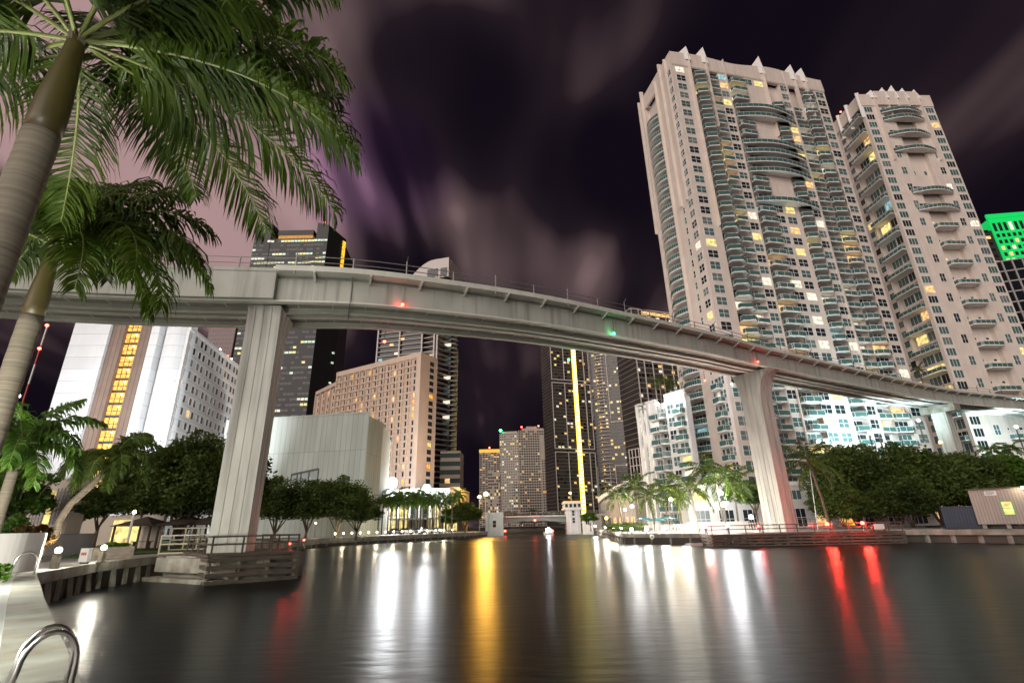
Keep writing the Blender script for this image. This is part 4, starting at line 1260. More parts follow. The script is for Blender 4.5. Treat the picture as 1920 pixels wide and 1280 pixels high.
def white_hotel():
    Y = 118
    A = P(131, 640, Y); C = P(343, 640, Y + 1); A.z = C.z = 0
    r, W = frame_root('white_building', 'white panelled building with a ribbed brown bay, amber stair windows and a windowed flank', 'building', A, C)
    H = 55 - GZ
    E = P(437, 760, 155); e = rootM(r).inverted() @ Vector((E.x, E.y, GZ))
    f = lambda px: (P(px, 640, Y).x - A.x)
    x1, x2, x3, x4, x5 = f(198), f(222), f(251), f(275), f(290)
    mb = MB(); mb.box(0, x1, 0, 20, 0, H, 'panel_white'); mb.build('panel', r)
    mb = MB(); mb.box(x1, x2, .8, 20, 0, H - .5, 'brown_ribbed'); mb.box(x3, x4, .8, 20, 0, H - .5, 'brown_ribbed'); mb.build('ribbed_bay', r)
    mb = MB(); mb.box(x2, x3, 1.8, 20, 0, H - .6, 'frame_dark'); mb.build('stair_shaft', r)
    n = 17; fh = H / n
    for k in range(n):
        mb = MB(); mb.box(x2 + .15, x3 - .15, 1.5, 1.79, k * fh + .5, k * fh + fh - .2, 'lit_amber')
        for xx in (.33, .66): mb.box(x2 + (x3 - x2) * xx - .06, x2 + (x3 - x2) * xx + .06, 1.4, 1.55, k * fh + .45, k * fh + fh - .15, 'frame_dark')
        mb.box(x2 + .1, x3 - .1, 1.38, 1.56, k * fh + 1.4, k * fh + 1.52, 'frame_dark')
        mb.ball(((x2 + x3) / 2 + .9, 1.2, k * fh + fh - .7), .13, 'bulb_warm')
        mb.build('stair_window', r)
    mb = MB(); mb.box(x4, x5, .02, 20, 0, H, 'panel_white')
    R = (W - x5) * .56; cx = x5 + R * .95
    pl = [(cx + R * math.cos(math.pi + math.pi * i / 14), R + .3 + R * math.sin(math.pi + math.pi * i / 14)) for i in range(15)]
    mb.prism(pl, 0, H - .8, 'panel_white'); mb.build('round_corner', r)
    # receding windowed flank
    fr, FW = frame_root('white_building', 'bright white windowed block receding behind the dark trees', 'building', C + Vector((.4, 1.2, 0)), Vector((E.x, E.y, 0)))
    H2 = P(437, 692, 155).z - GZ
    mb = MB(); mb.prism([(0, 0), (FW, 0), (FW, 14), (7, 14)], 0, H2, 'white_plaster'); mb.build('wall', fr)
    mb = MB(); mb.box(-.2, FW + .2, -.3, .4, H2, H2 + .8, 'slab_white'); mb.build('cornice', fr)
    it = []; n = 16; fh = H2 / n
    mb = MB()
    for k in range(n): mb.box(0, FW, -.12, .02, k * fh + fh - .2, k * fh + fh - .05, 'slab_white')
    mb.build('string_course', fr)
    for k in range(n):
        for c in range(6):
            xx = FW * (c + .5) / 6
            for dx in (-1.2, 1.2):
                g = 'lit_warm' if RND.random() < .03 else RND.choice(['dark_window', 'dark_window', 'curtain_window'])
                it.append((win(1.5, 1.9, 1, 1, g, 'slab_white'), Mf(xx + dx, k * fh + .7), lab(g, 'window')))
    repeats(fr, 'window', it)
    mb = MB()
    for xx, nm in ((FW * .55, 'bulb_white'), (FW * .72, 'bulb_red'), (FW * .8, 'bulb_white')): mb.ball((xx, .2, H2 + 1.2), .25, nm)
    mb.build('roof_lamp', fr)
    # slate-blue return wall beyond
    A2 = P(420, 800, 158); B2 = P(470, 800, 160); A2.z = B2.z = 0
    r3, W3 = frame_root('stair_tower', 'blue-grey blank concrete block wedged between the windowed flank and the pier', 'building', A2, B2)
    mb = MB(); mb.box(0, W3, 0, 12, 0, P(440, 768, 158).z - GZ, 'panel_white'); mb.build('wall', r3)


white_hotel()


def hall():
    Y = 112
    A = P(405, 900, Y + 6); B = P(683, 900, Y); E = P(712, 900, Y + 14); A.z = B.z = E.z = 0
    r, W = frame_root('concert_hall', 'windowless ribbed concrete hall with a curved end and one slanted window', 'hall', A, B)
    H = P(640, 777, Y + 1).z - GZ
    e = rootM(r).inverted() @ Vector((E.x, E.y, GZ))
    pl = [(0, 0), (W, 0)]
    for i in range(1, 9):
        t = math.pi / 2 * i / 8; pl.append((W + (e.x - W) * math.sin(t), e.y * (1 - math.cos(t))))
    pl += [(e.x - 9, 40), (0, 40)]
    mb = MB(); mb.prism(pl, 0, H, 'hall_concrete'); mb.build('wall', r)
    pl2 = [(p[0] * 1.001, p[1] - .12) for p in pl]
    mb = MB(); mb.prism(pl2, H, H + .35, 'hall_concrete'); mb.build('coping', r)
    px = lambda u: (rootM(r).inverted() @ Vector((*P(u, 900, Y + 2).xy, GZ))).x
    x0, x1 = px(541), px(596); z0 = P(570, 906, Y).z - GZ; z1 = P(541, 887, Y).z - GZ; z2 = P(596, 877, Y).z - GZ
    mb = MB()
    vs = [(x0, -.05, z0), (x1, -.05, z0), (x1, -.05, z2), (x0, -.05, z1), (x0, .4, z0), (x1, .4, z0), (x1, .4, z2), (x0, .4, z1)]
    mb.add(vs, [(0, 1, 2, 3), (4, 7, 6, 5), (0, 4, 5, 1), (1, 5, 6, 2), (2, 6, 7, 3), (3, 7, 4, 0)], 'window_glass')
    for t in (0, .22, .36, .66, 1): xx = x0 + (x1 - x0) * t; mb.box(xx - .1, xx + .1, -.14, .02, z0, z1 + (z2 - z1) * t, 'frame_dark')
    mb.beam((x0, -.09, z1), (x1, -.09, z2), .14, .4, 'frame_dark')
    mb.build('window', r)


hall()


def hotel_base():
    """porte-cochere of the hotel: white roof slab, floodlights, lit glazing behind the palms"""
    A = P(700, 960, 170); B = P(858, 960, 168); A.z = B.z = 0
    r, W = frame_root('hotel_canopy', 'low white hotel entrance building with a broad roof fascia and yellow-lit glazing', 'building', A, B)
    z0 = P(780, 938, 169).z - GZ; z1 = P(780, 917, 169).z - GZ
    mb = MB(); mb.box(0, W, 1, 20, 0, z0, 'cream_concrete'); mb.build('wall', r)
    mb = MB(); mb.box(-1, W + .5, -2, 20, z0, z1, 'white_plaster'); mb.build('roof_fascia', r)
    it = []
    for k in range(14):
        g = RND.choice(['lobby', 'lobby', 'lit_yellow', 'dark_window'])
        it.append((win(round(W / 14 * .7, 2), round(z0 * .8, 2), 2, 2, g, 'frame_dark'), Mf(W * (k + .5) / 14, .3, 1), 'lit glazing' if g != 'dark_window' else None))
    repeats(r, 'glazing', it)
    for k in range(8): mb = MB(); mb.tube([(W * (k + .5) / 8, -1, 0), (W * (k + .5) / 8, -1, z0)], .35, 'white_plaster'); mb.build('column', r)
    S = P(823, 950, 166); T = P(842, 950, 166); S.z = T.z = 0
    s, SW = frame_root('sign_board', 'glowing white curved sign panel at the right end of the hotel canopy', 'sign', S, T)
    h0 = P(830, 948, 166).z - GZ; h1 = P(830, 915, 166).z - GZ
    mb = MB(); mb.box(0, SW, -.1, .4, h0, h1, 'sign_glow'); mb.build('panel', s)
    mb = MB(); mb.box(SW, SW + 3, 0, 3, h0, h1 + .3, 'cream_concrete'); mb.box(SW * .3, SW * .5, 0, .3, 0, h0, 'lamp_metal'); mb.build('support', s)


hotel_base()


def green_building():
    Y = 210
    A = P(1868, 450, Y); B = P(1990, 455, Y - 4); H = P(1880, 404, Y).z; A.z = B.z = 0
    r, W = frame_root('floodlit_tower', 'tower with a vivid green floodlit face and dark side, behind the farther apartment tower', 'office tower', A, B)
    H -= GZ; D = 20
    mb = MB(); mb.prism([(0, 0), (W, 0), (W, D), (0, D)], 0, H - 2, 'green_wall_glow'); mb.build('wall', r)
    mb = MB(); mb.box(-6.5, -.05, .5, D, 0, H - 8, 'granite'); mb.build('side_wall', r)
    mb = MB(); mb.prism([(-.4, -.4), (W, -.4), (W, .5), (-.4, .5)], H - 2, H, 'green_wall_glow', [H + .5, H - .2, H - .2, H + .5]); mb.build('parapet', r)
    it = []
    for k in range(34):
        z = H - 9 - k * 3.4
        if z < 4: break
        for c in range(12):
            g = RND.choice(['lit_white', 'lit_warm']) if RND.random() < .18 else 'dark_window'
            it.append((win(1.4, 2.0 if k else 4.6, 0, 0, g), Mf(1.6 + c * 2.3, z), lab(g, 'window')))
        it.append((win(3.5, 1.5, 0, 0, 'lit_yellow' if RND.random() < .5 else 'tower_glass'), Mf(-3.2, z, .5), None))
    repeats(r, 'window', it)
    A = P(1885, 560, 165); B = P(1990, 560, 160); A.z = B.z = 0; H = P(1900, 492, 165).z - GZ
    glass_tower('glass_block', 'dark glass block with grey frames at the frame edge below the green floodlit tower', A, B, H, 20, 22, 8, 'tower_glass', .02, palette=['lit_blue', 'lit_warm'], band=.5, frame='grey_frame', blank=.4, vert=[(.0, .5), (.2, .5), (.4, .5), (.6, .5)], cat='building')


green_building()


def small_right_blocks():
    A = P(1183, 880, 210); B = P(1202, 880, 205); A.z = B.z = 0; H = P(1190, 842, 208).z - GZ
    glass_tower('lattice_block', 'narrow dark block with a pale lattice frame left of the white wing', A, B, H, 14, 9, 4, 'tower_glass', .05, band=.3, frame='pale_frame', blank=.5, vert=[(.02, .3), (.33, .3), (.66, .3), (.98, .3)], cat='building')
    A = P(1127, 960, 170); B = P(1190, 940, 150); A.z = B.z = 0
    r, W = frame_root('flat_roofed_building', 'beige building with a slanted white roof edge behind the promenade palms', 'building', A, B)
    zl = P(1127, 934, 170).z - GZ; zr = P(1168, 905, 156).z - GZ
    mb = MB(); mb.prism([(0, 0), (W, 0), (W, 12), (0, 12)], 0, zl - 1.3, 'cream_concrete', [zl - 1.3, zr - 1.3, zr - 1.3, zl - 1.3]); mb.build('wall', r)
    mb = MB()
    vs = []
    for xx, z in ((-.5, zl), (W * .75, zr), (W + .4, zr)):
        for y in (-.6, 12.4): vs += [(xx, y, z - 1.28), (xx, y, z + .3)]
    fs = []
    for i in range(2):
        a = i * 4; b = a + 4; fs += [(a, b, b + 1, a + 1), (a + 2, a + 3, b + 3, b + 2), (a + 1, b + 1, b + 3, a + 3), (a, a + 2, b + 2, b)]
    fs += [(0, 1, 3, 2), (8, 10, 11, 9)]
    mb.add(vs, fs, 'slab_white'); mb.build('roof', r)
    it = [(win(1.8, 2.2, 2, 1, RND.choice(['dark_window', 'lit_warm'])), Mf(W * (k + .5) / 6, 1.0), None) for k in range(6)]
    repeats(r, 'window', it)


small_right_blocks()


# ------------------------------------------------------------------ bridge and bridge houses
def bridge():
    Y = 165
    A = P(912, 968, Y); B = P(1062, 967, Y + 2); A.z = B.z = 0
    r, W = frame_root('drawbridge', 'low steel drawbridge with a pale green girder crossing the river', 'bridge', A, B, 0)
    zt = P(985, 966, Y).z; zb = P(985, 975, Y).z
    x0 = W * .2
    mb = MB(); N = 16; vs = []
    for i in range(N + 1):
        t = i / N; xx = x0 + (W - x0) * t; arch = (2 * t - 1) ** 2
        z = zb - .2 - .7 * arch
        for y in (0, 9): vs += [(xx, y, z), (xx, y, zt - .5)]
    fs = []
    for i in range(N):
        a = i * 4; b = a + 4; fs += [(a, b, b + 1, a + 1), (a + 2, a + 3, b + 3, b + 2), (a, a + 2, b + 2, b), (a + 1, b + 1, b + 3, a + 3)]
    mb.add(vs, fs, 'bridge_green'); mb.build('girder', r)
    mb = MB(); mb.box(-30, W + 40, -1, 10, zt - .48, zt, 'concrete'); mb.build('deck', r)
    mb = MB()
    for z in (.55, 1.0): mb.box(-30, W + 40, -.95, -.85, zt + z - .06, zt + z + .06, 'rail_steel')
    for k in range(50): xx = -30 + k * (W + 70) / 50; mb.box(xx - .06, xx + .06, -.96, -.84, zt, zt + 1.05, 'rail_steel')
    mb.build('railing', r)
    A = P(911, 965, Y - 3); B = P(943, 965, Y - 3); A.z = B.z = 0
    s, SW = frame_root('bridge_house', 'low pale green bridge pylon house at the left end of the drawbridge', 'building', A, B, 0)
    h = P(928, 964, Y - 3).z
    mb = MB(); mb.box(0, SW, 0, 7, -1, h, 'house_white'); mb.box(-.3, SW + .3, -.3, 7, h - .5, h, 'house_white'); mb.box(.4, SW - .4, .3, 6, h, h + .6, 'house_white')
    for f in (.06, .94): mb.box(f * SW - .4, f * SW + .4, -.5, .2, -1, h + .7, 'house_white')
    mb.build('wall', s)
    for f in (.5,): put(win(1.1, 2.0, 1, 2, 'dark_window'), 'window', s, Mf(SW * f, h * .40, 0))
    A = P(1059, 965, Y); B = P(1091, 965, Y); A.z = B.z = 0
    s, SW = frame_root('bridge_tower', 'white bridge tender tower with a glazed lookout and amber roof edge', 'tower', A, B, 0)
    h1 = P(1075, 955, Y).z; h2 = P(1075, 942, Y).z
    mb = MB(); mb.box(.5, SW - .5, 0, 6, -1, h1, 'house_white'); mb.box(SW * .28, SW * .32, -.2, 0.02, 0, h1, 'slab_white'); mb.box(SW * .68, SW * .72, -.2, 0.02, 0, h1, 'slab_white'); mb.build('shaft', s)
    mb = MB(); mb.box(-.4, SW + .4, -.6, 6.6, h1, h1 + .5, 'slab_white'); mb.box(0, SW, -.2, 6.2, h1 + .5, h2 - .3, 'house_white'); mb.box(-.3, SW + .3, -.5, 6.5, h2 - .3, h2 + .2, 'slab_white'); mb.build('lookout', s)
    for k in range(4): put(win(.9, 1.1, 1, 1, 'dark_window'), 'window', s, Mf(SW * (k + .5) / 4, h1 + .7, -.2))
    for z in (h1 * .45, h1 * .75): put(win(.9, 1.6, 1, 2, 'dark_window'), 'window', s, Mf(SW * .5, z, 0))
    mb = MB(); mb.box(0, SW, -.2, 6, h2 + .2, h2 + .55, 'crown_amber'); mb.build('roof_edge_light', s)
    A = P(1092, 985, Y - 6); B = P(1112, 985, Y - 8); A.z = B.z = 0
    s, SW = frame_root('machinery_house', 'small pale green house between bridge tower and promenade', 'building', A, B, 0)
    h = P(1100, 965, Y - 6).z
    mb = MB(); mb.box(0, SW, 0, 6, -1, h, 'house_white'); mb.box(-.2, SW + .2, -.2, 6, h, h + .3, 'slab_white'); mb.build('wall', s)
    put(win(1.2, 1.4, 2, 1, 'dark_window'), 'window', s, Mf(SW * .5, h * .5, 0))


bridge()

# ------------------------------------------------------------------ plants
LEAFN = {}


def leaf_cloud(seed, nclump, nleaf, size, m, flat=1.0, spread=.30, hollow=.35):
    """crown of loose leaf clumps in a unit ellipsoid"""
    k = (seed, nclump, nleaf, size, m)
    if k in LEAFN: return LEAFN[k]
    rg = np.random.default_rng(seed)
    d = rg.normal(size=(nclump, 3)); d /= np.linalg.norm(d, axis=1)[:, None]
    rad = hollow + (1 - hollow) * rg.random(nclump) ** .5
    c = d * rad[:, None] * .80
    c[:, 2] = np.where(c[:, 2] < -.35, c[:, 2] * .55, c[:, 2])
    cs = spread * (0.6 + .7 * rg.random(nclump))
    ci = rg.integers(0, nclump, nleaf)
    off = rg.normal(size=(nleaf, 3)); off /= np.linalg.norm(off, axis=1)[:, None]
    off *= (rg.random(nleaf) ** .40)[:, None] * cs[ci][:, None]
    off[:, 2] *= .72 * flat
    p = c[ci] + off
    a = rg.normal(size=(nleaf, 3)); a[:, 2] *= .6; a /= np.linalg.norm(a, axis=1)[:, None]
    t = rg.normal(size=(nleaf, 3)); b = np.cross(a, t); b /= np.linalg.norm(b, axis=1)[:, None]
    s = size * (.55 + .9 * rg.random(nleaf))[:, None]
    q = np.stack([p - a * s, p + b * s * .45 + a * s * .1, p + a * s, p - b * s * .45 + a * s * .1], axis=1).reshape(-1, 3)
    me = bpy.data.meshes.new('crown')
    me.from_pydata(q.tolist(), [], np.arange(nleaf * 4).reshape(-1, 4).tolist())
    me.materials.append(MATS[m]); me.update()
    LEAFN[k] = me
    return me


def tree(u, Y, h, rx, label, m='leaf_dark', seed=1, th=None, n=7000, base_v=None, group=None, lean=0.0, rz=None, name='broadleaf_tree', clump=46, leaf=.075, z0=None, spread=.30):
    b = P(u, 995, Y); z = GZ - .3 if z0 is None else z0
    r = thing(name, label, 'tree', (b.x, b.y, z), random.Random(seed).uniform(0, 6), group)
    th = h * .3 if th is None else th
    rz = (h - th) / 2 if rz is None else rz
    cz = h - rz
    rr = random.Random(seed)
    mb = MB(); tr = max(.08, h * .022)
    mb.tube([(0, 0, -.2), (lean * .3, 0, th * .5), (lean * .7, .1, th)], [tr * 1.5, tr, tr * .85], 'bark', 8)
    for k in range(6):
        a = k * 1.05 + rr.uniform(-.3, .3); R = rx * rr.uniform(.4, .75); zz = cz + rz * rr.uniform(-.2, .5)
        s = (lean * .7, .1, th * rr.uniform(.8, 1.0))
        mid = (R * .45 * math.cos(a) + lean, R * .45 * math.sin(a), (s[2] + zz) / 2 + .2)
        mb.tube([s, mid, (R * math.cos(a) + lean, R * math.sin(a), zz)], [tr * .55, tr * .38, tr * .12], 'bark', 6)
    mb.build('trunk', r, smooth=True)
    me = leaf_cloud(seed, clump, n, leaf, m, 1.0, spread)
    put(me, 'crown', r, Matrix.Translation((lean, 0, cz)) @ Matrix.Diagonal((rx, rx, rz, 1)))
    return r


def frond_data(L, up0, droop, nl, ll, wid, rg, plume=.25, twist=0.0):
    """rachis along +x; returns (rachis points, leaflet verts, faces)"""
    N = 14; pts = [(0.0, 0.0)]; e = []
    for i in range(N):
        s = (i + .5) / N; an = up0 - droop * s ** 1.25; e.append(an)
        pts.append((pts[-1][0] + math.cos(an) * L / N, pts[-1][1] + math.sin(an) * L / N))
    vs = []; fs = []
    for j in range(nl):
        s = .13 + .87 * (j + .5) / nl
        i = min(N - 1, int(s * N)); t = s * N - i
        px = pts[i][0] + (pts[i + 1][0] - pts[i][0]) * t; pz = pts[i][1] + (pts[i + 1][1] - pts[i][1]) * t
        an = e[i]; T = np.array([math.cos(an), 0, math.sin(an)]); Nn = np.array([-math.sin(an), 0, math.cos(an)])
        sh = (math.sin(math.pi * (.12 + .84 * s))) ** .55
        for sd in (-1, 1):
            l = ll * sh * rg.uniform(.82, 1.12)
            lift = rg.uniform(-plume, plume * 1.2)
            d = np.array([0, sd * 1.0, 0]) * .80 + T * (.35 + .55 * s) + Nn * lift
            d /= np.linalg.norm(d)
            p0 = np.array([px, 0, pz]); g = np.array([0, 0, -1.0])
            d2 = d * .75 + g * rg.uniform(.35, .75); d2 /= np.linalg.norm(d2)
            d3 = d2 * .6 + g * rg.uniform(.5, .9); d3 /= np.linalg.norm(d3)
            p1 = p0 + d * l * .4; p2 = p1 + d2 * l * .35; p3 = p2 + d3 * l * .3
            wv = T * .9 + Nn * rg.uniform(-.5, .5); wv /= np.linalg.norm(wv); w = wid * rg.uniform(.75, 1.2)
            o = len(vs)
            vs += [p0 - wv * w * .25, p0 + wv * w * .25, p1 - wv * w * .5, p1 + wv * w * .5, p2 - wv * w * .38, p2 + wv * w * .38, p3]
            fs += [(o, o + 1, o + 3, o + 2), (o + 2, o + 3, o + 5, o + 4), (o + 4, o + 5, o + 6)]
    return [(p[0], 0, p[1]) for p in pts], vs, fs


def frond_mb(L, up0, droop, nl, ll, wid, seed, m, rr=.03, plume=.25):
    rg = np.random.default_rng(seed)
    pts, vs, fs = frond_data(L, up0, droop, nl, ll, wid, rg, plume)
    mb = MB(); mb.add(vs, fs, m)
    mb.tube(pts, [rr * (1 - .85 * i / (len(pts) - 1)) for i in range(len(pts))], 'rachis', 6)
    return mb


PALMC = {}


def palm_crown(seed, nf, L, nl, ll, wid, m, lo=-.5, hi=1.25, droop=1.5):
    k = (seed, nf, L, nl, m, droop)
    if k in PALMC: return PALMC[k]
    rr = random.Random(seed); mb = MB()
    for i in range(nf):
        az = i * 2.399 + rr.uniform(-.2, .2); t = i / nf
        f = frond_mb(L * rr.uniform(.82, 1.08), hi + (lo - hi) * t + rr.uniform(-.12, .12), droop * rr.uniform(.75, 1.2), nl, ll, wid, seed * 100 + i, m, .03 * L / 3)
        R = Matrix.Rotation(az, 4, 'Z')
        o = len(mb.v); mb.v += [tuple(R @ Vector(p)) for p in f.v]
        mp = [mb.mi(x) for x in f.names]; mb.f += [tuple(o + a for a in q) for q in f.f]; mb.m += [mp[a] for a in f.m]
    PALMC[k] = mb.mesh('crown')
    return PALMC[k]


def palm(loc, h, label, crown, scale=1.0, tr=.14, group=None, bend=(0, 0), shaft=False, rz=0.0, name='palm_tree', path=None):
    r = thing(name, label, 'palm', loc, 0, group)
    mb = MB(); N = 7
    pts = path or [(bend[0] * (i / N) ** 1.6, bend[1] * (i / N) ** 1.6, h * i / N) for i in range(N + 1)]
    n = len(pts) - 1
    mb.tube(pts, [tr * (1.25 - .45 * i / n) for i in range(n + 1)], 'palm_bark', 8); mb.build('trunk', r, smooth=True)
    if shaft:
        t = Vector(pts[-1]); mb = MB(); mb.tube([t + Vector((0, 0, -.02)), t + Vector((0, 0, .25)), t + Vector((0, 0, 1.0 * scale))], [tr * .85, tr * .95, tr * .45], 'crownshaft_green', 8); mb.build('crownshaft', r, smooth=True)
    t = pts[-1]
    put(crown, 'crown', r, Matrix.Translation((t[0], t[1], t[2] + (.8 * scale if shaft else 0))) @ Matrix.Rotation(rz, 4, 'Z') @ Matrix.Scale(scale, 4))
    return r


def big_palm(loc, trunk_h, tr, shaft_h, fronds, label, m='leaf_palm', nl=64, wid=.055, ll=.8, group=None, shaft='crownshaft', path=None, rr=.035, swell=1.0):
    """near palm: trunk, crownshaft and every frond its own part. fronds: (azimuth deg, length, start angle, droop)"""
    r = thing('palm_tree', label, 'palm', loc, 0, group)
    mb = MB(); N = 30
    if path is None:
        pts = [(0, 0, trunk_h * i / N) for i in range(N + 1)]
    else: pts = path
    n = len(pts) - 1
    mb.tube(pts, [tr * (1.15 - .1 * i / n) * (1 + .02 * (i % 2)) for i in range(n + 1)], 'palm_bark', 20); mb.build('trunk', r, smooth=True)
    t = Vector(pts[-1]); top = t
    if shaft_h:
        mb = MB(); K = 8
        prof = [1.02, 1.06, 1.05, .98, .88, .78, .68, .60, .55]
        mb.tube([t + Vector((0, 0, shaft_h * i / K)) for i in range(K + 1)], [tr * prof[i] for i in range(K + 1)], shaft, 20); mb.build('crownshaft', r, smooth=True)
        top = t + Vector((0, 0, shaft_h))
        mb = MB(); rg = random.Random(5)
        for k in range(14):
            a = k * 1.2; mb.tube([top + Vector((math.cos(a) * tr * .4, math.sin(a) * tr * .4, -.12)), top + Vector((math.cos(a) * tr * .75, math.sin(a) * tr * .75, .05 + .1 * rg.random()))], [.04, .012], 'bark', 5)
        mb.build('boot', r, kind='stuff')
    for k, (az, L, up, dr) in enumerate(fronds):
        mb = frond_mb(L, math.radians(up), math.radians(dr), nl, ll * (L / 3.3) ** .3, wid, 1000 + k + int(abs(loc[0]) * 10), m, rr, .35)
        mb.build('frond', r, Matrix.Translation(top - Vector((0, 0, .05))) @ Matrix.Rotation(math.radians(az), 4, 'Z'), smooth=True)
    return r


# the two royal palms on the dock
p1 = P(148, 70, 5.2)
big_palm((p1.x, p1.y, GZ - .02), p1.z - GZ - 1.75, .19, 1.75, [
    (2, 4.1, 22, 68), (24, 4.3, 26, 78), (-22, 4.3, 10, 70), (46, 4.4, 14, 62), (75, 4.3, 20, 70), (100, 4.2, 30, 60), (130, 4.2, 12, 60), (12, 4.4, 6, 58), (-8, 4.2, 42, 80),
    (160, 4.2, 20, 60), (190, 4.0, 5, 50), (215, 4.2, 25, 70), (250, 4.2, 30, 70), (290, 4.2, 25, 70), (325, 4.2, 30, 70), (35, 4.2, 55, 90), (120, 4, 65, 80), (240, 4, 65, 80)],
    'large royal palm with ringed grey trunk and brown crownshaft overhanging the dock', nl=110, wid=.055, ll=1.0)
p2 = P(106, 458, 10.6)
big_palm((p2.x, p2.y, GZ - .02), p2.z - GZ - 1.9, .205, 1.9, [
    (2, 4.2, 38, 105), (-20, 4.4, 28, 120), (28, 4.0, 42, 110), (-50, 4.0, 40, 110), (60, 3.6, 55, 80), (80, 4.0, 78, 40), (40, 3.8, 70, 50), (110, 3.4, 50, 90), (150, 3.4, 45, 100), (-5, 4.2, 12, 95), (-35, 4.2, 8, 95), (15, 4.0, 60, 105),
    (185, 3.2, 35, 110), (215, 3.2, 25, 110), (250, 3.2, 40, 110), (285, 3.2, 30, 110), (320, 3.2, 20, 110), (20, 3.0, 5, 90), (100, 3, 80, 30)],
    'slimmer royal palm with brown crownshaft in front of the guideway end', nl=84, wid=.075, ll=1.0)
p3 = P(42, 828, 20.5)
big_palm((p3.x, p3.y, GZ - .02), p3.z - GZ - 1.1, .17, 1.1, [
    (0, 2.8, 40, 110), (35, 3.0, 62, 90), (70, 2.8, 75, 50), (110, 2.8, 60, 90), (150, 2.6, 45, 110), (190, 2.6, 45, 110), (230, 2.6, 45, 110), (270, 2.6, 30, 110), (310, 2.8, 20, 110),
    (335, 3.0, 0, 95), (20, 3.0, 10, 100), (55, 2.8, 25, 110), (290, 2.8, 65, 80)],
    'lit green palm of middle height with drooping fronds behind the curved white wall', 'leaf_lit', 60, .09, .9, shaft='crownshaft_green')
q = [P(103, 1008, 28), P(112, 975, 28), P(132, 945, 28), P(165, 915, 28), P(195, 885, 28), P(213, 858, 28)]
base4 = Vector((q[0].x, q[0].y, GZ - .02))
big_palm(base4, 0, .15, 0, [
    (0, 2.9, 40, 130), (40, 2.9, 60, 110), (80, 2.9, 70, 90), (120, 2.9, 55, 120), (165, 3.0, 45, 125), (205, 2.9, 35, 130), (245, 2.9, 30, 130), (285, 2.9, 20, 120), (320, 2.9, 30, 130),
    (345, 2.9, 70, 100), (30, 2.7, 0, 90), (180, 2.7, 0, 95), (260, 2.7, -10, 80), (310, 2.7, -10, 80)],
    'palm with a bent leaning trunk above the bollard lamps', 'leaf_coco', 60, .09, .85, path=[(p.x - base4.x, 0, max(p.z, GZ - .1) - base4.z) for p in q])

# broadleaf trees, left bank
for a in [
    (272, 62, 13.4, 5.4, 'dark dense tree nearest the bent palm, crown against the white windowed block', 'leaf_dark', 11),
    (338, 58, 12.8, 5.4, 'dark dense tree in the middle of the left clump, over the brown-roofed shelters', 'leaf_dark', 12),
    (402, 60, 12.8, 5.0, 'dark dense tree whose crown touches the left pier', 'leaf_dark', 13),
]:
    tree(*a, th=1.0, n=20000, leaf=.045, clump=90, spread=.33, group='dark trees left of the pier')
tree(182, 44, 6.2, 2.6, 'small forked tree behind the second bollard lamp', 'leaf_olive', 14, th=2.4, n=4200)
tree(142, 50, 6.4, 2.4, 'small slender tree behind the first bollard lamp', 'leaf_olive', 15, th=2.2, n=3600)
tree(20, 40, 7.5, 3.0, 'leafy tree behind the brown shrub at the edge of the small louvred building', 'leaf_lit', 16, th=2.0, n=4200)
for a in [
    (516, 102, 12.6, 6.0, 'round-crowned tree just right of the left pier, below the slanted window', 'leaf_olive', 21),
    (574, 104, 12.2, 6.0, 'round-crowned tree in front of the middle of the hall', 'leaf_olive', 22),
    (630, 103, 12.6, 5.6, 'round-crowned tree with twin dark trunks before the hall', 'leaf_olive', 23),
    (668, 101, 9.6, 5.6, 'low spreading tree with a wide fork at the right end of the hall', 'leaf_dark', 24),
]:
    tree(*a, th=1.3, n=15000, leaf=.045, clump=80, group='trees before the hall')
tree(872, 150, 9.0, 5.2, 'dark round tree at the river bend left of the bridge', 'leaf_dark', 25, th=1.5, n=6000)
tree(846, 152, 7.5, 3.6, 'green bushy tree beside the last royal palm', 'leaf_lit', 26, th=1.2, n=4500)
# right bank
tree(1424, 88, 9.0, 4.2, 'loose leafy tree just left of the promenade pier', 'leaf_olive', 31, th=3.0, n=3600)
for a in [
    (1612, 84, 13.5, 6.4, 'dark bushy tree nearest the coconut palm, crown before the balconies', 'leaf_dark', 32),
    (1692, 88, 14.5, 6.6, 'tallest dark bushy tree of the right bank, left of the short pier', 'leaf_dark', 33),
    (1770, 84, 13.2, 6.2, 'dark bushy tree around the short pier with the square cap', 'leaf_dark', 34),
    (1848, 86, 12.8, 5.6, 'dark bushy tree behind the site shed', 'leaf_dark', 35),
    (1585, 80, 7.2, 4.0, 'lower dark tree just right of the coconut palm trunk', 'leaf_olive', 61),
    (1715, 76, 8.0, 4.6, 'lower dark tree in front of the tallest one, left of the blue container', 'leaf_dark', 62),
    (1650, 92, 12.0, 4.4, 'narrow dark tree between the coconut palm and the tallest dark tree', 'leaf_olive', 63),
]:
    tree(*a, th=.3, n=20000, leaf=.046, clump=90, spread=.34, group='dark trees of the right bank')
tree(1915, 88, 12.2, 4.6, 'green lit tree at the frame edge above the site shed', 'leaf_lit', 36, th=2, n=6000)
tree(1560, 86, 5.6, 3.6, 'small bright-leaved tree behind the red warning lights', 'leaf_olive', 37, th=1.6, n=3600)
tree(1655, 78, 6.0, 4.2, 'low dark bush beside the white sign board', 'leaf_dark', 38, th=.8, n=5000)
tree(1108, 150, 5.5, 3.0, 'small green floodlit tree beside the bridge tower', 'leaf_lit', 39, th=1.4, n=3000)
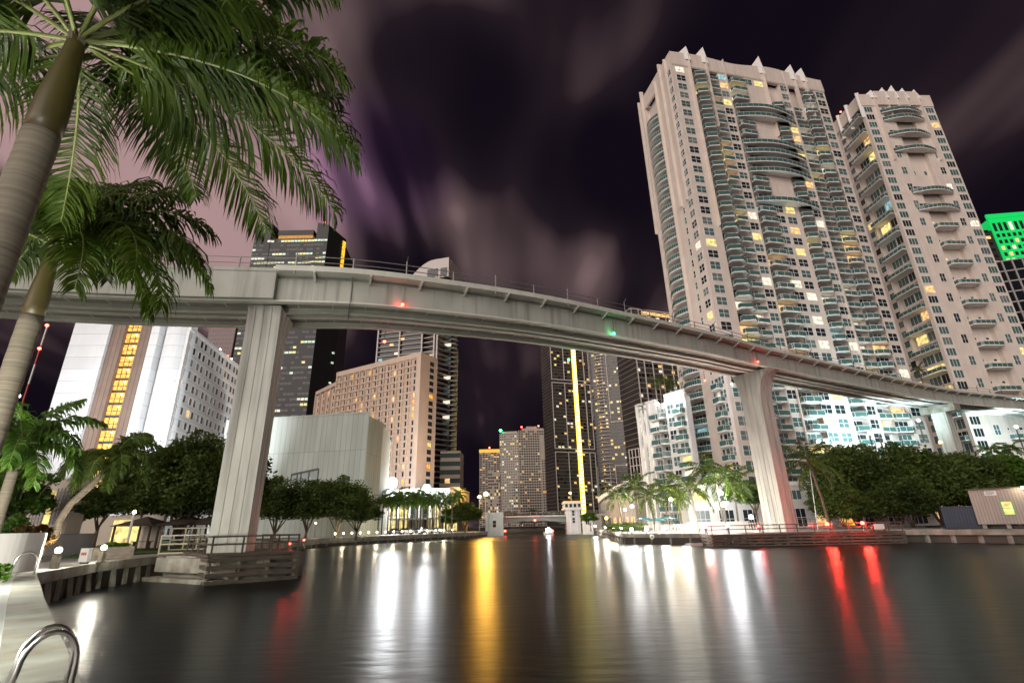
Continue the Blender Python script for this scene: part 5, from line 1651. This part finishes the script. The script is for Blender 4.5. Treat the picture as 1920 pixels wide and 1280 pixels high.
for k, (u, hh) in enumerate(((955, 9), (978, 8), (1003, 9.5), (1028, 8.5), (1050, 9))):
    tree(u, 260 + k * 6, hh, 5.5, ['dark tree seen under the left end of the drawbridge', 'low dark tree under the drawbridge beside the left house', 'taller dark tree under mid drawbridge', 'dark tree under the right half of the drawbridge', 'dark tree under the drawbridge beside the tender tower'][k], 'leaf_dark', 41 + k, th=2, n=1800, group='trees beyond the drawbridge', leaf=.12)
r = thing('shrub', 'round brown-leaved shrub above the curved white wall', 'shrub', (*P(66, 990, 26).xy, GZ))
put(leaf_cloud(51, 40, 5000, .10, 'leaf_brown'), 'foliage', r, Matrix.Translation((0, 0, 1.35)) @ Matrix.Diagonal((1.05, 1.05, 1.05, 1)))
mb = MB(); mb.tube([(0, 0, -.3), (0, 0, 1.2)], [.12, .08], 'bark'); mb.build('stem', r)
r = thing('shrub', 'bright green shrub left of the brown shrub', 'shrub', (*P(18, 990, 27).xy, GZ))
put(leaf_cloud(52, 40, 5000, .10, 'leaf_lit'), 'foliage', r, Matrix.Translation((0, 0, 1.3)) @ Matrix.Diagonal((1.5, 1.2, 1.4, 1)))
mb = MB(); mb.tube([(0, 0, -.3), (0, 0, 1.2)], [.12, .08], 'bark'); mb.build('stem', r)
r = thing('shrub', 'tiny bright yellow-green shrub at the frame edge by the far ladder', 'shrub', (*P(-2, 1080, 19.5).xy, GZ))
put(leaf_cloud(53, 24, 1200, .12, 'leaf_lit'), 'foliage', r, Matrix.Translation((0, 0, .3)) @ Matrix.Diagonal((.45, .45, .45, 1)))
mb = MB(); mb.tube([(0, 0, -.1), (0, 0, .3)], [.04, .03], 'bark'); mb.build('stem', r)
r = thing('hedge', 'clipped hedge in front of the umbrellas on the promenade', 'hedge', (*P(1175, 985, 84).xy, GZ))
put(leaf_cloud(54, 60, 5000, .06, 'leaf_olive'), 'foliage', r, Matrix.Translation((0, 0, .8)) @ Matrix.Diagonal((4.2, .8, 1.0, 1)))
mb = MB(); [mb.tube([(x, 0, -.2), (x, 0, .8)], .05, 'bark') for x in (-2, 0, 2)]; mb.build('stem', r)

# palms: hotel row, promenade, terraces
RC = [palm_crown(61 + k, 15, 2.6, 22, .62, .12, 'leaf_lit', -.25, 1.2, 1.7) for k in range(3)]
CC = [palm_crown(71 + k, 15, 3.1, 22, .72, .11, 'leaf_coco', -.45, 1.3, 1.25) for k in range(3)]
RL = ['first', 'second', 'third', 'fourth', 'fifth', 'sixth', 'seventh', 'eighth', 'ninth', 'tenth', 'eleventh', 'twelfth', 'thirteenth', 'fourteenth', 'fifteenth', 'sixteenth', 'seventeenth', 'eighteenth', 'nineteenth', 'twentieth']
rr = random.Random(4)
for k in range(20):
    u = 709 + 147 * k / 19 + rr.uniform(-2, 2); Y = 128 + 16 * k / 19 + (k % 3) * 6
    b = P(u, 1000, Y); hh = rr.uniform(6.6, 9.2)
    palm((b.x, b.y, GZ - .3), hh, f'royal palm in the row before the hotel entrance, {RL[k]} from the hall', RC[k % 3], rr.uniform(1.2, 1.6), .14, 'royal palms before the hotel entrance', shaft=True, rz=rr.uniform(0, 6))
for k, (u, v, Y, s, sgn, lb) in enumerate([
    (1163, 928, 96, 1.0, .6, 'coconut palm at the bridge end of the promenade, before the flat-roofed building'),
    (1196, 912, 98, 1.05, .5, 'dark coconut palm behind the first promenade lamp'),
    (1222, 932, 88, .9, .5, 'short coconut palm above the blue umbrellas'),
    (1243, 918, 96, .95, -.4, 'coconut palm just left of the warm promenade lamp'),
    (1272, 930, 92, .8, .3, 'small coconut palm between the warm lamp and the tall bright palm'),
    (1299, 917, 76, 1.08, .5, 'tall bright coconut palm with a slender trunk at the water edge'),
    (1343, 893, 80, 1.25, .2, 'large dark coconut palm behind the white star lamp'),
    (1372, 905, 82, 1.1, -.3, 'dark coconut palm between the star lamp and the pier'),
    (1529, 868, 73, 1.25, .9, 'coconut palm with a curved trunk right of the promenade pier'),
    (1588, 862, 92, 1.2, .3, 'coconut palm rising behind the dark trees'),
]):
    t = P(u, v, Y)
    palm((t.x + (.0 if sgn > 0 else 0), t.y, GZ - .2), t.z - GZ + .2, lb, CC[k % 3], s * 1.38, .15, 'coconut palms of the right bank', bend=(-sgn, 0) if k else (-.6, 0), rz=k * 1.3)
for k, (u, v, Y, hh, lb) in enumerate([(1236, 715, 108, 5.0, 'palm on the wing roof nearest the floodlight'), (1258, 722, 110, 4.4, 'palm on the wing roof next to the tall tower'), (1208, 765, 110, 1.6, 'squat yellow-green palm on the wing corner')]):
    t = P(u, v, Y)
    palm((t.x, t.y, WING[2] + GZ - (3.2 if k == 2 else 0)), max(1.0, t.z - (WING[2] + GZ - (3.2 if k == 2 else 0))), lb, CC[k], .85 if k < 2 else .6, .13, 'palms on the wing roof', rz=k)
t = P(1722, 692, 116)
palm((t.x, t.y, t.z - 4.6), 4.6, 'palm on a terrace of the farther tower, above the guideway', CC[1], .8, .14)
for k, (u, v, lb) in enumerate([(1858, 845, 'palm top showing over the trees left of the lit tree'), (1893, 842, 'palm top showing over the trees at the frame edge')]):
    t = P(u, v, 93); palm((t.x, t.y, GZ), t.z - GZ, lb, RC[k], 1.1, .14, 'palm tops over the right trees', rz=k)


# ------------------------------------------------------------------ lamps
def at(u, v, Y): return P(u, v, Y)


WHITE, COOL, WARM, AMB = (0.93, 0.97, 1.0), (0.72, 0.95, 1.0), (1.0, 0.82, 0.55), (1.0, 0.50, 0.08)


def flood(u, v, Y, label, power, col, r=.8, group=None, stem=2.0, bulb='bulb_white', aim=None, cone=130):
    """floodlight: housing, bright lens and bracket"""
    w = at(u, v, Y)
    t = thing('floodlight', label, 'floodlight', (w.x, w.y, w.z - stem), 0, group)
    mb = MB(); mb.ball((0, 0, stem), r, bulb, 14, 8); mb.build('lens', t, smooth=True)
    mb = MB(); mb.box(-r * .9, r * .9, r * .2, r * 1.15, stem - r * .8, stem + r * .8, 'lamp_metal'); mb.build('housing', t)
    mb = MB(); mb.beam((0, .4 * r, 0), (0, .4 * r, stem - r * .5), .18, .18, 'lamp_metal'); mb.build('bracket', t)
    add_light('lamp_light', (0, -.05, stem), power, col, r * 1.2, t, cone if aim else None, aim)


flood(735, 905, 166, 'larger blinding white floodlight on the hotel canopy roof, next to the curved hall', 130000, WHITE, 1.7, 'floodlights on the hotel canopy')
flood(800, 915, 166, 'smaller white floodlight on the hotel canopy roof, below the hotel end wall', 80000, WHITE, 1.2, 'floodlights on the hotel canopy')


def street_lamp(u, v, Y, label, power, col='amber', r=.45, group=None, z=1.2):
    w = at(u, v, Y); small_lamp('street_lamp', label, 'street lamp', w, col, r, power, max(.6, w.z - z), group)


street_lamp(911, 926, 163, 'taller amber street lamp left of the drawbridge', 80000, 'amber', .7, 'amber street lamps by the bridge')
street_lamp(899, 931, 164, 'shorter amber street lamp beside the tall one left of the drawbridge', 14000, 'amber', .5, 'amber street lamps by the bridge')
street_lamp(1137, 971, 108, 'amber lamp at the bridge end of the promenade', 3500, 'amber', .3)
street_lamp(1069, 924, 190, 'small amber street lamp behind the bridge tender tower', 2500, 'amber', .4)
for u, v, Y, pw, c, sz, lb in [
    (1185, 949, 93, 5000, 'white', .30, 'white promenade lamp between the first two coconut palms'),
    (1172, 955, 97, 2500, 'white', .24, 'smaller white promenade lamp below the dark coconut palm'),
    (1258, 936, 90, 6000, 'warm', .32, 'warm promenade lamp left of the tall bright palm'),
    (1351, 924, 79, 9000, 'white', .36, 'star-bright white lamp before the large dark coconut palm'),
    (1357, 946, 86, 6000, 'white', .42, 'white lamp below the star-bright lamp'),
    (1408, 969, 82, 3500, 'white', .34, 'white lamp just left of the promenade pier'),
    (1616, 950, 80, 3500, 'warm', .26, 'pale lamp among the bushes above the red warning light'),
    (1918, 914, 62, 1800, 'warm', .18, 'warm lamp on the roof edge of the site shed'),
    (1763, 829, 92, 900, 'amber', .26, 'amber lamp beside the short pier'),
]:
    street_lamp(u, v, Y, lb, pw, c, sz, 'lamps of the right bank')
for k, (u, v, Y, pw) in enumerate([(1116, 986, 132, 9000), (1135, 988, 112, 8000), (1150, 989, 90, 6000), (1165, 991, 84, 5000), (1184, 992, 79.5, 4500), (1212, 991, 78, 4500), (1245, 990, 76, 6500), (1282, 988, 74.2, 6500), (1323, 987, 72.6, 4500), (1364, 985, 72.4, 5500)]):
    w = at(u, v, Y)
    small_lamp('dock_lamp', f'low bright white dock lamp on the promenade edge, {RL[k]} from the bridge', 'dock lamp', (w.x, w.y, max(w.z, GZ + .45)), 'white', .24, pw, max(w.z, GZ + .45) - GZ, 'dock lamps along the promenade', style='bollard', col=(1, .92, .78))
flood(1630, 811, 95, 'cool white floodlight against the balconies of the tall tower, above the dark trees', 24000, COOL, .28, 'floodlights on the towers', 3, aim=(.1, 1, .6), cone=160)
flood(1647, 808, 95.5, 'second cool white floodlight beside the first, above the dark trees', 24000, COOL, .28, 'floodlights on the towers', 3, aim=(.1, 1, .6), cone=160)
flood(1372, 720, 92, 'blue-white lamp on a balcony beside the promenade pier', 1600, (.5, .8, 1), .16, 'floodlights on the towers', .8)
flood(1232, 757, 101, 'white floodlight on the roof edge of the low wing', 6000, WHITE, .40, 'floodlights on the towers', 1.2)
flood(1722, 788, 98.5, 'pale floodlight beside the short pier, before the lower balconies', 14000, COOL, .25, 'floodlights on the towers', 4, aim=(.2, 1, .5), cone=160)
flood(1905, 800, 109, 'cool floodlight at the frame edge before the farther tower', 42000, COOL, .28, 'floodlights on the towers', 6, aim=(.0, 1, .6), cone=160)
# left bank floods that whiten the panelled building
flood(325, 862, 94, 'white floodlight glinting through the dark tree crowns', 300000, WHITE, .35, 'floodlights of the white building', 3, aim=(-.55, .8, .35))
flood(34, 742, 100, 'white floodlight glinting through the fronds of the lit green palm', 42000, WHITE, .4, 'floodlights of the white building', 6, aim=(-.1, 1, .4))
flood(135, 812, 100, 'white floodlight half hidden by the bent palm crown', 26000, WHITE, .35, 'floodlights of the white building', 3, aim=(0, 1, .5))
# bollards on the seawall and dock
for k, (u, v, Y, lb, pw) in enumerate([(110, 1031, 26.5, 'glowing bollard lamp on the seawall near the dock corner', 1900), (195, 1026, 31.5, 'glowing bollard lamp on the seawall nearer the abutment', 1900)]):
    w = at(u, v, Y)
    small_lamp('bollard_lamp', lb, 'bollard lamp', (w.x, w.y, max(w.z, GZ + .7)), 'warm', .15, pw, max(w.z, GZ + .7) - GZ, 'bollard lamps on the left bank', style='bollard', bulb='warm', col=(1, .93, .78))
small_lamp('bollard_lamp', 'unseen added bollard lamp on the dock beside the large royal palm, outside the left edge', 'bollard lamp', (-9.6, 6.2, GZ + .9), 'warm', .16, 11000, .9, 'bollard lamps on the left bank', style='bollard', bulb='warm', col=(.97, 1, .86))  # unseen bollard, added to brighten the dock and the palm from below
small_lamp('bollard_lamp', 'unseen added bollard lamp on the dock near the slimmer royal palm, outside the left edge', 'bollard lamp', (-17.5, 15.5, GZ + .9), 'warm', .16, 11000, .9, 'bollard lamps on the left bank', style='bollard', bulb='warm', col=(.97, 1, .86))  # second out-of-view bollard, added for light on paving and fronds
small_lamp('dock_lamp', 'unseen assumed lamp post on the dock behind the viewer', 'dock lamp', (-3.4, -4.5, GZ + 4.2), 'white', .2, 9000, 4.2, 'bollard lamps on the left bank', col=(.97, 1, .9))  # unseen lamp post, assumed from the bright dock, added to light paving and palms
for k in range(15):
    u = 628 + (848 - 628) * k / 14; Y = 100 + 38 * k / 14
    w = P(u, 1003, Y)
    t = thing('path_light', f'tiny white globe light on the far left bank, {RL[k]} from the pier', 'path light', (w.x, w.y, GZ), 0, 'globe lights along the far left bank')
    mb = MB(); mb.tube([(0, 0, -.05), (0, 0, .62)], .05, 'lamp_metal', 6); mb.build('post', t)
    mb = MB(); mb.ball((0, 0, .75), .16, 'bulb_warm', 8, 5); mb.build('globe', t, smooth=True)
    if k % 2: add_light('lamp_light', (0, 0, .75), 1500 if k > 4 else 500, WARM, .2, t)
street_lamp(592, 980, 106, 'small white street lamp under the trees before the hall', 700, 'warm', .16)
w = P(1028, 993, 160)
t = thing('boat', 'small boat with a white lamp passing under the drawbridge', 'boat', (w.x, w.y, 0))
mb = MB(); mb.prism([(-1.2, -3), (1.2, -3), (1.4, 1), (.9, 3.4), (0, 4.2), (-.9, 3.4), (-1.4, 1)], -.3, .8, 'boat_white'); mb.build('hull', t)
mb = MB(); mb.prism([(-.8, -1), (.8, -1), (.7, 1.4), (-.7, 1.4)], .8, 1.9, 'boat_white'); mb.build('cabin', t)
mb = MB(); mb.ball((0, -1.4, 1.9), .22, 'bulb_white'); mb.beam((0, -1.4, .8), (0, -1.4, 1.8), .06, .06, 'lamp_metal'); mb.build('lamp', t)
add_light('lamp_light', (0, -1.5, 1.9), 2500, WHITE, .3, t)
for u, v, Y, lb, pw in [(1003, 975, 163, 'red light hanging at mid span of the drawbridge', 220), (947, 995, 163, 'red light at the foot of the left bridge house', 400), (1036, 995, 163, 'red light at the right foot of the drawbridge', 400)]:
    w = at(u, v, Y); small_lamp('warning_light', lb, 'warning light', w, 'red', .34, pw, .8 if v < 980 else max(.4, w.z), 'red lights of the drawbridge')

# ------------------------------------------------------------------ small things, right bank
A = P(1833, 978, 66); B = P(1945, 976, 62); A.z = B.z = 0
sr, SW = frame_root('site_shed', 'grey-brown ribbed site shed with a lit window and small white notice', 'shed', A, B, 1.9)
hL = P(1833, 918, 66).z - 1.9
mb = MB(); mb.box(0, SW, 0, 3, 0, hL - .02, 'shed_siding'); mb.build('wall', sr)
mb = MB(); mb.box(-.15, SW + .15, -.2, 3.2, hL - .018, hL + .12, 'roof_brown'); mb.build('roof', sr)
mb = MB(); [mb.box(x, x + .4, .2, 2.8, -.5, -.01, 'weathered') for x in (.3, 2.5, 5)]; mb.build('skid', sr)
wx = (P(1901, 945, 63.5).x - A.x)
put(win(.95, 1.5, 1, 2, 'lit_yellow', 'green_face'), 'window', sr, Mf(SW * .60, 1.05), label='lit window')
mb = MB(); mb.box(SW * .28, SW * .28 + 1.1, -.05, 0.01, hL - .75, hL - .25, 'sign_white'); mb.build('notice', sr)
mb = MB()
for k in range(3): mb.box(SW * .28 + .12, SW * .28 + .95 - .2 * (k == 2), -.062, -.045, hL - .38 - k * .13, hL - .33 - k * .13, 'ink_dark')
mb.build('notice_text', sr)
A = P(1773, 984, 68); B = P(1842, 984, 66); A.z = B.z = 0
r, W = frame_root('shipping_container', 'dark blue corrugated container behind the site shed', 'container', A, B)
hc = P(1805, 950, 67).z - GZ
mb = MB(); mb.box(0, W, .1, 2.4, 0, hc, 'blue_steel')
k = 0.0
while k < W - .3: mb.box(k, k + .16, 0, .1, .1, hc - .1, 'blue_steel'); k += .32
mb.build('shell', r); mb = MB(); mb.box(-.03, W + .03, -.03, 2.43, hc, hc + .1, 'frame_dark'); mb.build('top_rail', r)
A = P(1639, 986, 64.5); B = P(1658, 986, 64.5)
r = thing('sign_board', 'blank white sign board standing at the right end of the long fender', 'sign', (A.x, A.y, GZ - .06))
ww = B.x - A.x; mb = MB(); mb.box(0, ww, 0, .06, .25, .85, 'sign_white'); mb.build('panel', r); mb = MB(); mb.box(.1, .18, .06, .12, 0, .8, 'timber'); mb.box(ww - .18, ww - .1, .06, .12, 0, .8, 'timber'); mb.build('post', r)
w = P(1645, 976, 64.6)
r = thing('traffic_cone', 'orange cone-like marker behind the white sign board', 'cone', (w.x, w.y + 1.2, GZ))
mb = MB(); mb.tube([(0, 0, .04), (0, 0, .75)], [.2, .04], 'mast_red', 10); mb.build('body', r); mb = MB(); mb.box(-.25, .25, -.25, .25, 0, .05, 'frame_dark'); mb.build('base', r)
w = P(1530, 985, 66.8)
r = thing('sign_board', 'small white notice on the fender railing right of the pier', 'sign', (w.x - 1.6, 65.9, 2.0))
mb = MB(); mb.box(0, .8, -.2, -.17, .1, .5, 'sign_white'); mb.build('panel', r)
# flag mast leaning behind the coconut palm
w = P(1530, 975, 80); t = P(1518, 878, 80)
r = thing('mast', 'thin pale mast beside the coconut palm right of the pier', 'mast', (w.x, w.y, GZ))
mb = MB(); mb.tube([(0, 0, 0), (t.x - w.x, 0, t.z - GZ)], [.08, .04], 'sign_white'); mb.build('pole', r)


def umbrella(u, v, Y, label):
    w = P(u, v, Y)
    r = thing('umbrella', label, 'umbrella', (w.x, w.y, GZ), 0, 'blue umbrellas on the promenade')
    h = w.z - GZ
    mb = MB(); mb.tube([(0, 0, h - .55), (0, 0, h)], [1.7, .05], 'awning_blue', 10); mb.build('canopy', r)
    mb = MB(); mb.tube([(0, 0, 0), (0, 0, h)], .05, 'rail_white', 6); mb.build('pole', r)


umbrella(1208, 968, 90, 'blue umbrella behind the clipped hedge, nearest the bridge')
umbrella(1228, 970, 92, 'blue umbrella partly hidden behind a palm trunk')
umbrella(1251, 966, 88, 'blue umbrella below the warm promenade lamp')


def fence(pts, h, label, name='fence', m='rail_white', step=.6, rails=(.1, 1.0), z=GZ, pw=.05, thick=.05):
    r = thing(name, label, 'fence', (*pts[0], z))
    o = Vector((*pts[0], 0)); rl = MB(); pk = MB(); posts = 0
    for a, b in zip(pts[:-1], pts[1:]):
        A = Vector((*a, 0)) - o; B = Vector((*b, 0)) - o
        for f in rails: rl.beam(A + Vector((0, 0, h * f)), B + Vector((0, 0, h * f)), thick, thick, m)
        L = (B - A).length; k = max(1, int(L / step))
        for i in range(k + 1):
            p = A + (B - A) * i / k; pk.box(p.x - pw / 2, p.x + pw / 2, p.y - pw / 2, p.y + pw / 2, 0, h * max(rails) + .02, m)
    rl.build('rail', r); pk.build('picket', r, kind='stuff')
    return r


fence([(19.5, 88), (25.2, 77.5), (36, 76)], 1.15, 'white picket fence along the promenade behind the dock lamps', step=.35)
fence([(44.5, 84), (52, 80), (58, 76)], 1.5, 'grey wire fence behind the red warning lights', m='rail_steel', step=.8)
r = thing('cabinet', 'white utility wall behind the promenade fence', 'wall', (25.5, 79, GZ))
mb = MB(); mb.box(0, 9, 0, .3, 0, 1.3, 'white_plaster'); mb.box(-.05, 9.05, -.05, .35, 1.3, 1.4, 'slab_white'); mb.build('panel', r)
r.name = 'low_wall'
w = G(1318, 1012, .1)
r = thing('dinghy', 'small white dinghy moored at the seawall beside the long fender', 'boat', (23.2, 70.2, .0), .6)
mb = MB(); mb.prism([(-1.3, -.5), (1.0, -.5), (1.6, 0), (1.0, .5), (-1.3, .5)], -.15, .32, 'boat_white'); mb.build('hull', r); mb = MB(); mb.box(-.3, .1, -.45, .45, .322, .36, 'timber_pale'); mb.build('seat', r)
r = thing('number_disc', 'white disc with dark digits on the promenade seawall', 'sign', (*P(1219, 1001, 77.0).xy, 1.05))

mb = MB(); mb.tube([(0, -.9, 0), (0, -.84, 0)], .32, 'sign_white', 16); mb.build('disc', r)
mb = MB(); mb.box(-.16, -.05, -.925, -.91, -.12, .12, 'ink_dark'); mb.box(.05, .16, -.925, -.91, -.12, .12, 'ink_dark'); mb.build('digits', r)


def bird(u, v, label, a):
    w = G(u, v, .35)
    r = thing('bird', label, 'bird', (w.x, w.y, .5), a, 'birds over the water')
    mb = MB(); mb.tube([(-.28, 0, 0), (-.12, 0, .03), (.1, 0, .04), (.24, 0, .1), (.34, 0, .1)], [.02, .07, .08, .05, .01], 'frame_dark', 8); mb.build('body', r, smooth=True)
    for s in (-1, 1):
        mb = MB(); mb.add([(.1, 0, .06), (-.1, 0, .06), (-.12, s * .3, .2), (.06, s * .3, .2), (-.1, s * .62, .1)], [(0, 1, 2, 3), (3, 2, 4)], 'frame_dark'); mb.build('wing', r)


bird(1357, 1019, 'dark bird low over the water, the one nearer the dinghy', 2.6)
bird(1372, 1022, 'dark bird low over the water, the one nearer the pier', 2.2)

# ------------------------------------------------------------------ small things, left bank


def ladder(c, ang, label, hh=.68, span=.75, sep=.5, r0=.035):
    r = thing('dock_ladder', label, 'ladder', (c.x, c.y, GZ - .005), ang)
    for s in (-.5, .5):
        mb = MB(); pts = [(-span / 2 - .06, s * sep, 0), (-span / 2, s * sep, hh * .55)]
        for k in range(1, 12):
            a = math.pi * (1 - k / 12); pts.append((span / 2 * math.cos(a), s * sep, hh * .55 + hh * .45 * math.sin(a)))
        pts += [(span / 2, s * sep, hh * .55), (span / 2 - .02, s * sep, -1.5)]
        mb.tube(pts, r0, 'steel', 14); mb.build('handrail', r, smooth=True)
        mb = MB(); mb.tube([(-span / 2 - .06, s * sep, 0.004), (-span / 2 - .06, s * sep, .03)], .08, 'steel', 14); mb.build('foot_plate', r)
    for z in (-.35, -.7, -1.05): mb = MB(); mb.beam((span / 2, -sep / 2, z), (span / 2, sep / 2, z), .09, .04, 'steel'); mb.build('rung', r)


dl = math.atan2(1, .93)
w = P(98, 1200, 5.75)
ladder(Vector((w.x, 5.75, 0)), math.atan2(.68, .73), 'polished steel ladder handrails arching over the near dock edge', .66, .43, .46, .026)
w = G(52, 1076, GZ)
ladder(Vector((-20.7, 22.8, 0)), math.atan2(.68, .73), 'small steel ladder handrail at the far dock corner', .9, .7, .5)

wl = [P(-30, 1050, 24.5), P(72, 1050, 25.5)]
r, W = frame_root('garden_wall', 'smooth curved white wall at the left edge below the brown shrub', 'wall', Vector((wl[0].x, wl[0].y, 0)), Vector((wl[1].x, wl[1].y, 0)))
mb = MB(); pl = [(W * t / 10, -.5 * math.sin(math.pi * t / 10)) for t in range(11)]; pl += [(x, y + .35) for x, y in pl[::-1]]
mb.prism(pl, 0, P(40, 999, 25).z - GZ, 'white_plaster'); mb.build('wall', r)
A = P(22, 985, 46); B = P(124, 985, 43); A.z = B.z = 0
r, W = frame_root('louvred_building', 'small pale building with two louvred panels and a warm lit niche, behind the lit palm', 'building', A, B)
h = P(80, 902, 45).z - GZ
mb = MB(); mb.box(0, W, 0, 1.1, 0, h, 'cream_concrete'); mb.box(-.1, W + .1, -.12, 1.2, h, h + .2, 'slab_white'); mb.build('wall', r)
for f in (.42, .82):
    mb = MB(); x0 = W * f - W * .12; x1 = W * f + W * .12
    for k in range(8): mb.box(x0, x1, -.05, .03, h * .42 + k * h * .055, h * .42 + k * h * .055 + h * .036, 'grey_frame')
    for k in range(5): xx = x0 + (x1 - x0) * k / 4; mb.box(xx - .03, xx + .03, -.07, .035, h * .4, h * .88, 'grey_frame')
    mb.build('louvre', r)
mb = MB(); mb.box(W * .57, W * .67, -.03, .02, h * .4, h * .85, 'lit_yellow'); mb.build('lit_niche', r)
# shelters, park wall, sports screen
A = P(135, 1008, 62); B = P(300, 1006, 60); A.z = B.z = 0
r, W = frame_root('park_wall', 'pinkish park wall with a yellow-lit panel behind the bollard lamps', 'wall', A, B)
h = P(200, 966, 61).z - GZ
mb = MB(); mb.box(0, W, 0, .4, 0, h, 'cream_concrete'); mb.build('wall', r)
mb = MB(); mb.box(W * .45, W * .76, -.08, -.01, h * .1, h * .85, 'lit_yellow'); mb.build('lit_panel', r)
for k, (u, lb) in enumerate(((272, 'brown hipped shelter roof beside the pale pole, under the dark trees'), (352, 'brown hipped shelter roof behind the guard rails'), (400, 'brown hipped shelter roof right beside the left pier'))):
    w = P(u, 990, 58); r = thing('shelter', lb, 'shelter', (w.x, w.y, GZ), 0, 'brown-roofed park shelters')
    mb = MB(); a = 2.3; mb.add([(-a, -a, 2.3), (a, -a, 2.3), (a, a, 2.3), (-a, a, 2.3), (0, 0, 3.3)], [(0, 1, 4), (1, 2, 4), (2, 3, 4), (3, 0, 4), (3, 2, 1, 0)], 'roof_brown'); mb.build('roof', r)
    for sx in (-1.9, 1.9):
        for sy in (-1.9, 1.9): mb = MB(); mb.box(sx - .08, sx + .08, sy - .08, sy + .08, 0, 2.32, 'timber'); mb.build('post', r)
    mb = MB(); mb.box(-1.0, 1.0, -.4, .4, .68, .76, 'timber_pale'); mb.box(-.8, -.7, -.3, .3, 0, .68, 'timber_pale'); mb.box(.7, .8, -.3, .3, 0, .68, 'timber_pale'); mb.build('table', r)
w = P(240, 1012, 44); t = P(247, 962, 44)
r = thing('pole', 'pale pole under the dark trees left of the shelters', 'pole', (w.x, w.y, GZ)); mb = MB(); mb.tube([(0, 0, 0), (0, 0, t.z - GZ)], .09, 'sign_white'); mb.ball((0, 0, t.z - GZ + .1), .14, 'bulb_warm'); mb.build('shaft', r)
gr = [P(298, 1034, 40.5), P(372, 1030, 41.5), P(420, 1028, 42)]
fence([(p.x, p.y) for p in gr], 1.35, 'yellowish galvanised guard rail above the abutment', 'guard_rail', 'galvanised', 1.4, (.08, .55, 1.0), pw=.09, thick=.09)
gr = [P(318, 1020, 47), P(420, 1016, 48)]
fence([(p.x, p.y) for p in gr], 1.9, 'second galvanised fence behind the guard rail', 'guard_rail', 'galvanised', 1.0, (.08, .5, 1.0), pw=.09, thick=.09)
gr = [P(88, 1020, 33), P(180, 1012, 45)]
fence([(p.x, p.y) for p in gr], 1.7, 'dark iron fence between white wall and slender tree', 'iron_fence', 'frame_dark', .3, (.1, .95), pw=.04)
w = P(158, 1036, 30.5)
r = thing('notice_block', 'small white notice with red lettering between the two bollard lamps', 'sign', (w.x, w.y, GZ), -.3)
mb = MB(); mb.prism([(-.33, 0), (.33, 0), (.30, .22), (-.30, .22)], .1, .82, 'sign_white'); mb.build('panel', r)
mb = MB()
for k in range(3): mb.box(-.2 + k * .14, -.1 + k * .14, -.012, .01, .46, .6, 'sign_ink')
mb.build('lettering', r); mb = MB(); mb.box(-.25, .25, .05, .2, 0, .1, 'frame_dark'); mb.build('foot', r)
mb = MB(); mb.prism([(-31, 38), (-27.9, 46), (-31.4, 62), (-36.8, 62), (-36.5, 46), (-35.5, 38)], GZ - .005, GZ + .12, 'grass'); mb.build('grass_strip', kind='structure')
w0, w1 = P(172, 1046, 34.2), P(250, 1038, 36)
r, W = frame_root('planter', 'long low timber planter right of the second bollard lamp', 'planter', Vector((w0.x, w0.y, 0)), Vector((w1.x, w1.y, 0)))
mb = MB(); mb.box(0, W, 0, .8, 0, .75, 'timber_pale'); mb.build('box', r); put(leaf_cloud(55, 20, 1600, .12, 'leaf_lit'), 'planting', r, Matrix.Translation((W / 2, .4, .8)) @ Matrix.Diagonal((W / 2, .4, .3, 1)))
for u, v0, v1, Y, lb in [(84, 700, 610, 300, 'distant red and white radio mast with red beacons, left of the white building')]:
    w = P(66, 720, Y); t = P(89, 612, Y); r = thing('radio_mast', lb, 'mast', (t.x, t.y, GZ)); hh = t.z - GZ
    for k in range(10): mb = MB(); mb.beam((0, 0, hh * k / 10), (0, 0, hh * (k + 1) / 10), .8, .8, 'mast_red' if k % 2 == 0 else 'sign_white'); mb.build('mast_section', r)
    for z in (hh, hh - 16): mb = MB(); mb.ball((0, -.6, z + .6), 1.0, 'bulb_red'); mb.build('beacon', r)


def car(u, Y, rz, label, paint):
    w = P(u, 1000, Y)
    r = thing('parked_car', label, 'car', (w.x, w.y, GZ - .01), rz, 'cars parked before the hotel')
    mb = MB()
    prof = [(-2.1, .35), (-2.15, .8), (-1.9, .95), (-1.3, 1.0), (1.0, .98), (2.0, .82), (2.15, .6), (2.1, .35)]
    vs = [(x, y, z) for y in (-.85, .85) for x, z in prof]; n = len(prof)
    mb.add(vs, [tuple(range(n)), tuple(range(n, 2 * n))[::-1]] + [(i, n + i, n + (i + 1) % n, (i + 1) % n) for i in range(n)], paint); mb.build('body', r)
    mb = MB(); prof = [(-1.6, .98), (-1.0, 1.42), (.35, 1.42), (1.1, .96)]; vs = [(x, y * (1 if z < 1.2 else .85), z) for y in (-.75, .75) for x, z in prof]; n = 4
    mb.add(vs, [tuple(range(n)), tuple(range(n, 2 * n))[::-1]] + [(i, n + i, n + (i + 1) % n, (i + 1) % n) for i in range(n)], 'dark_window'); mb.build('cabin', r)
    for x in (-1.3, 1.3):
        for y in (-.8, .8): mb = MB(); mb.tube([(x, y - .1, .32), (x, y + .1, .32)], .32, 'tyre', 12); mb.build('wheel', r)


for k, (u, Y) in enumerate([(742, 131), (760, 132), (781, 133), (798, 134), (818, 136)]):
    car(u, Y, .2 + .1 * k, f'{["dark", "pale", "dark", "pale", "dark"][k]} parked car behind the palm trunks, {RL[k]} from the hall', 'car_dark' if k % 2 == 0 else 'car_pale')
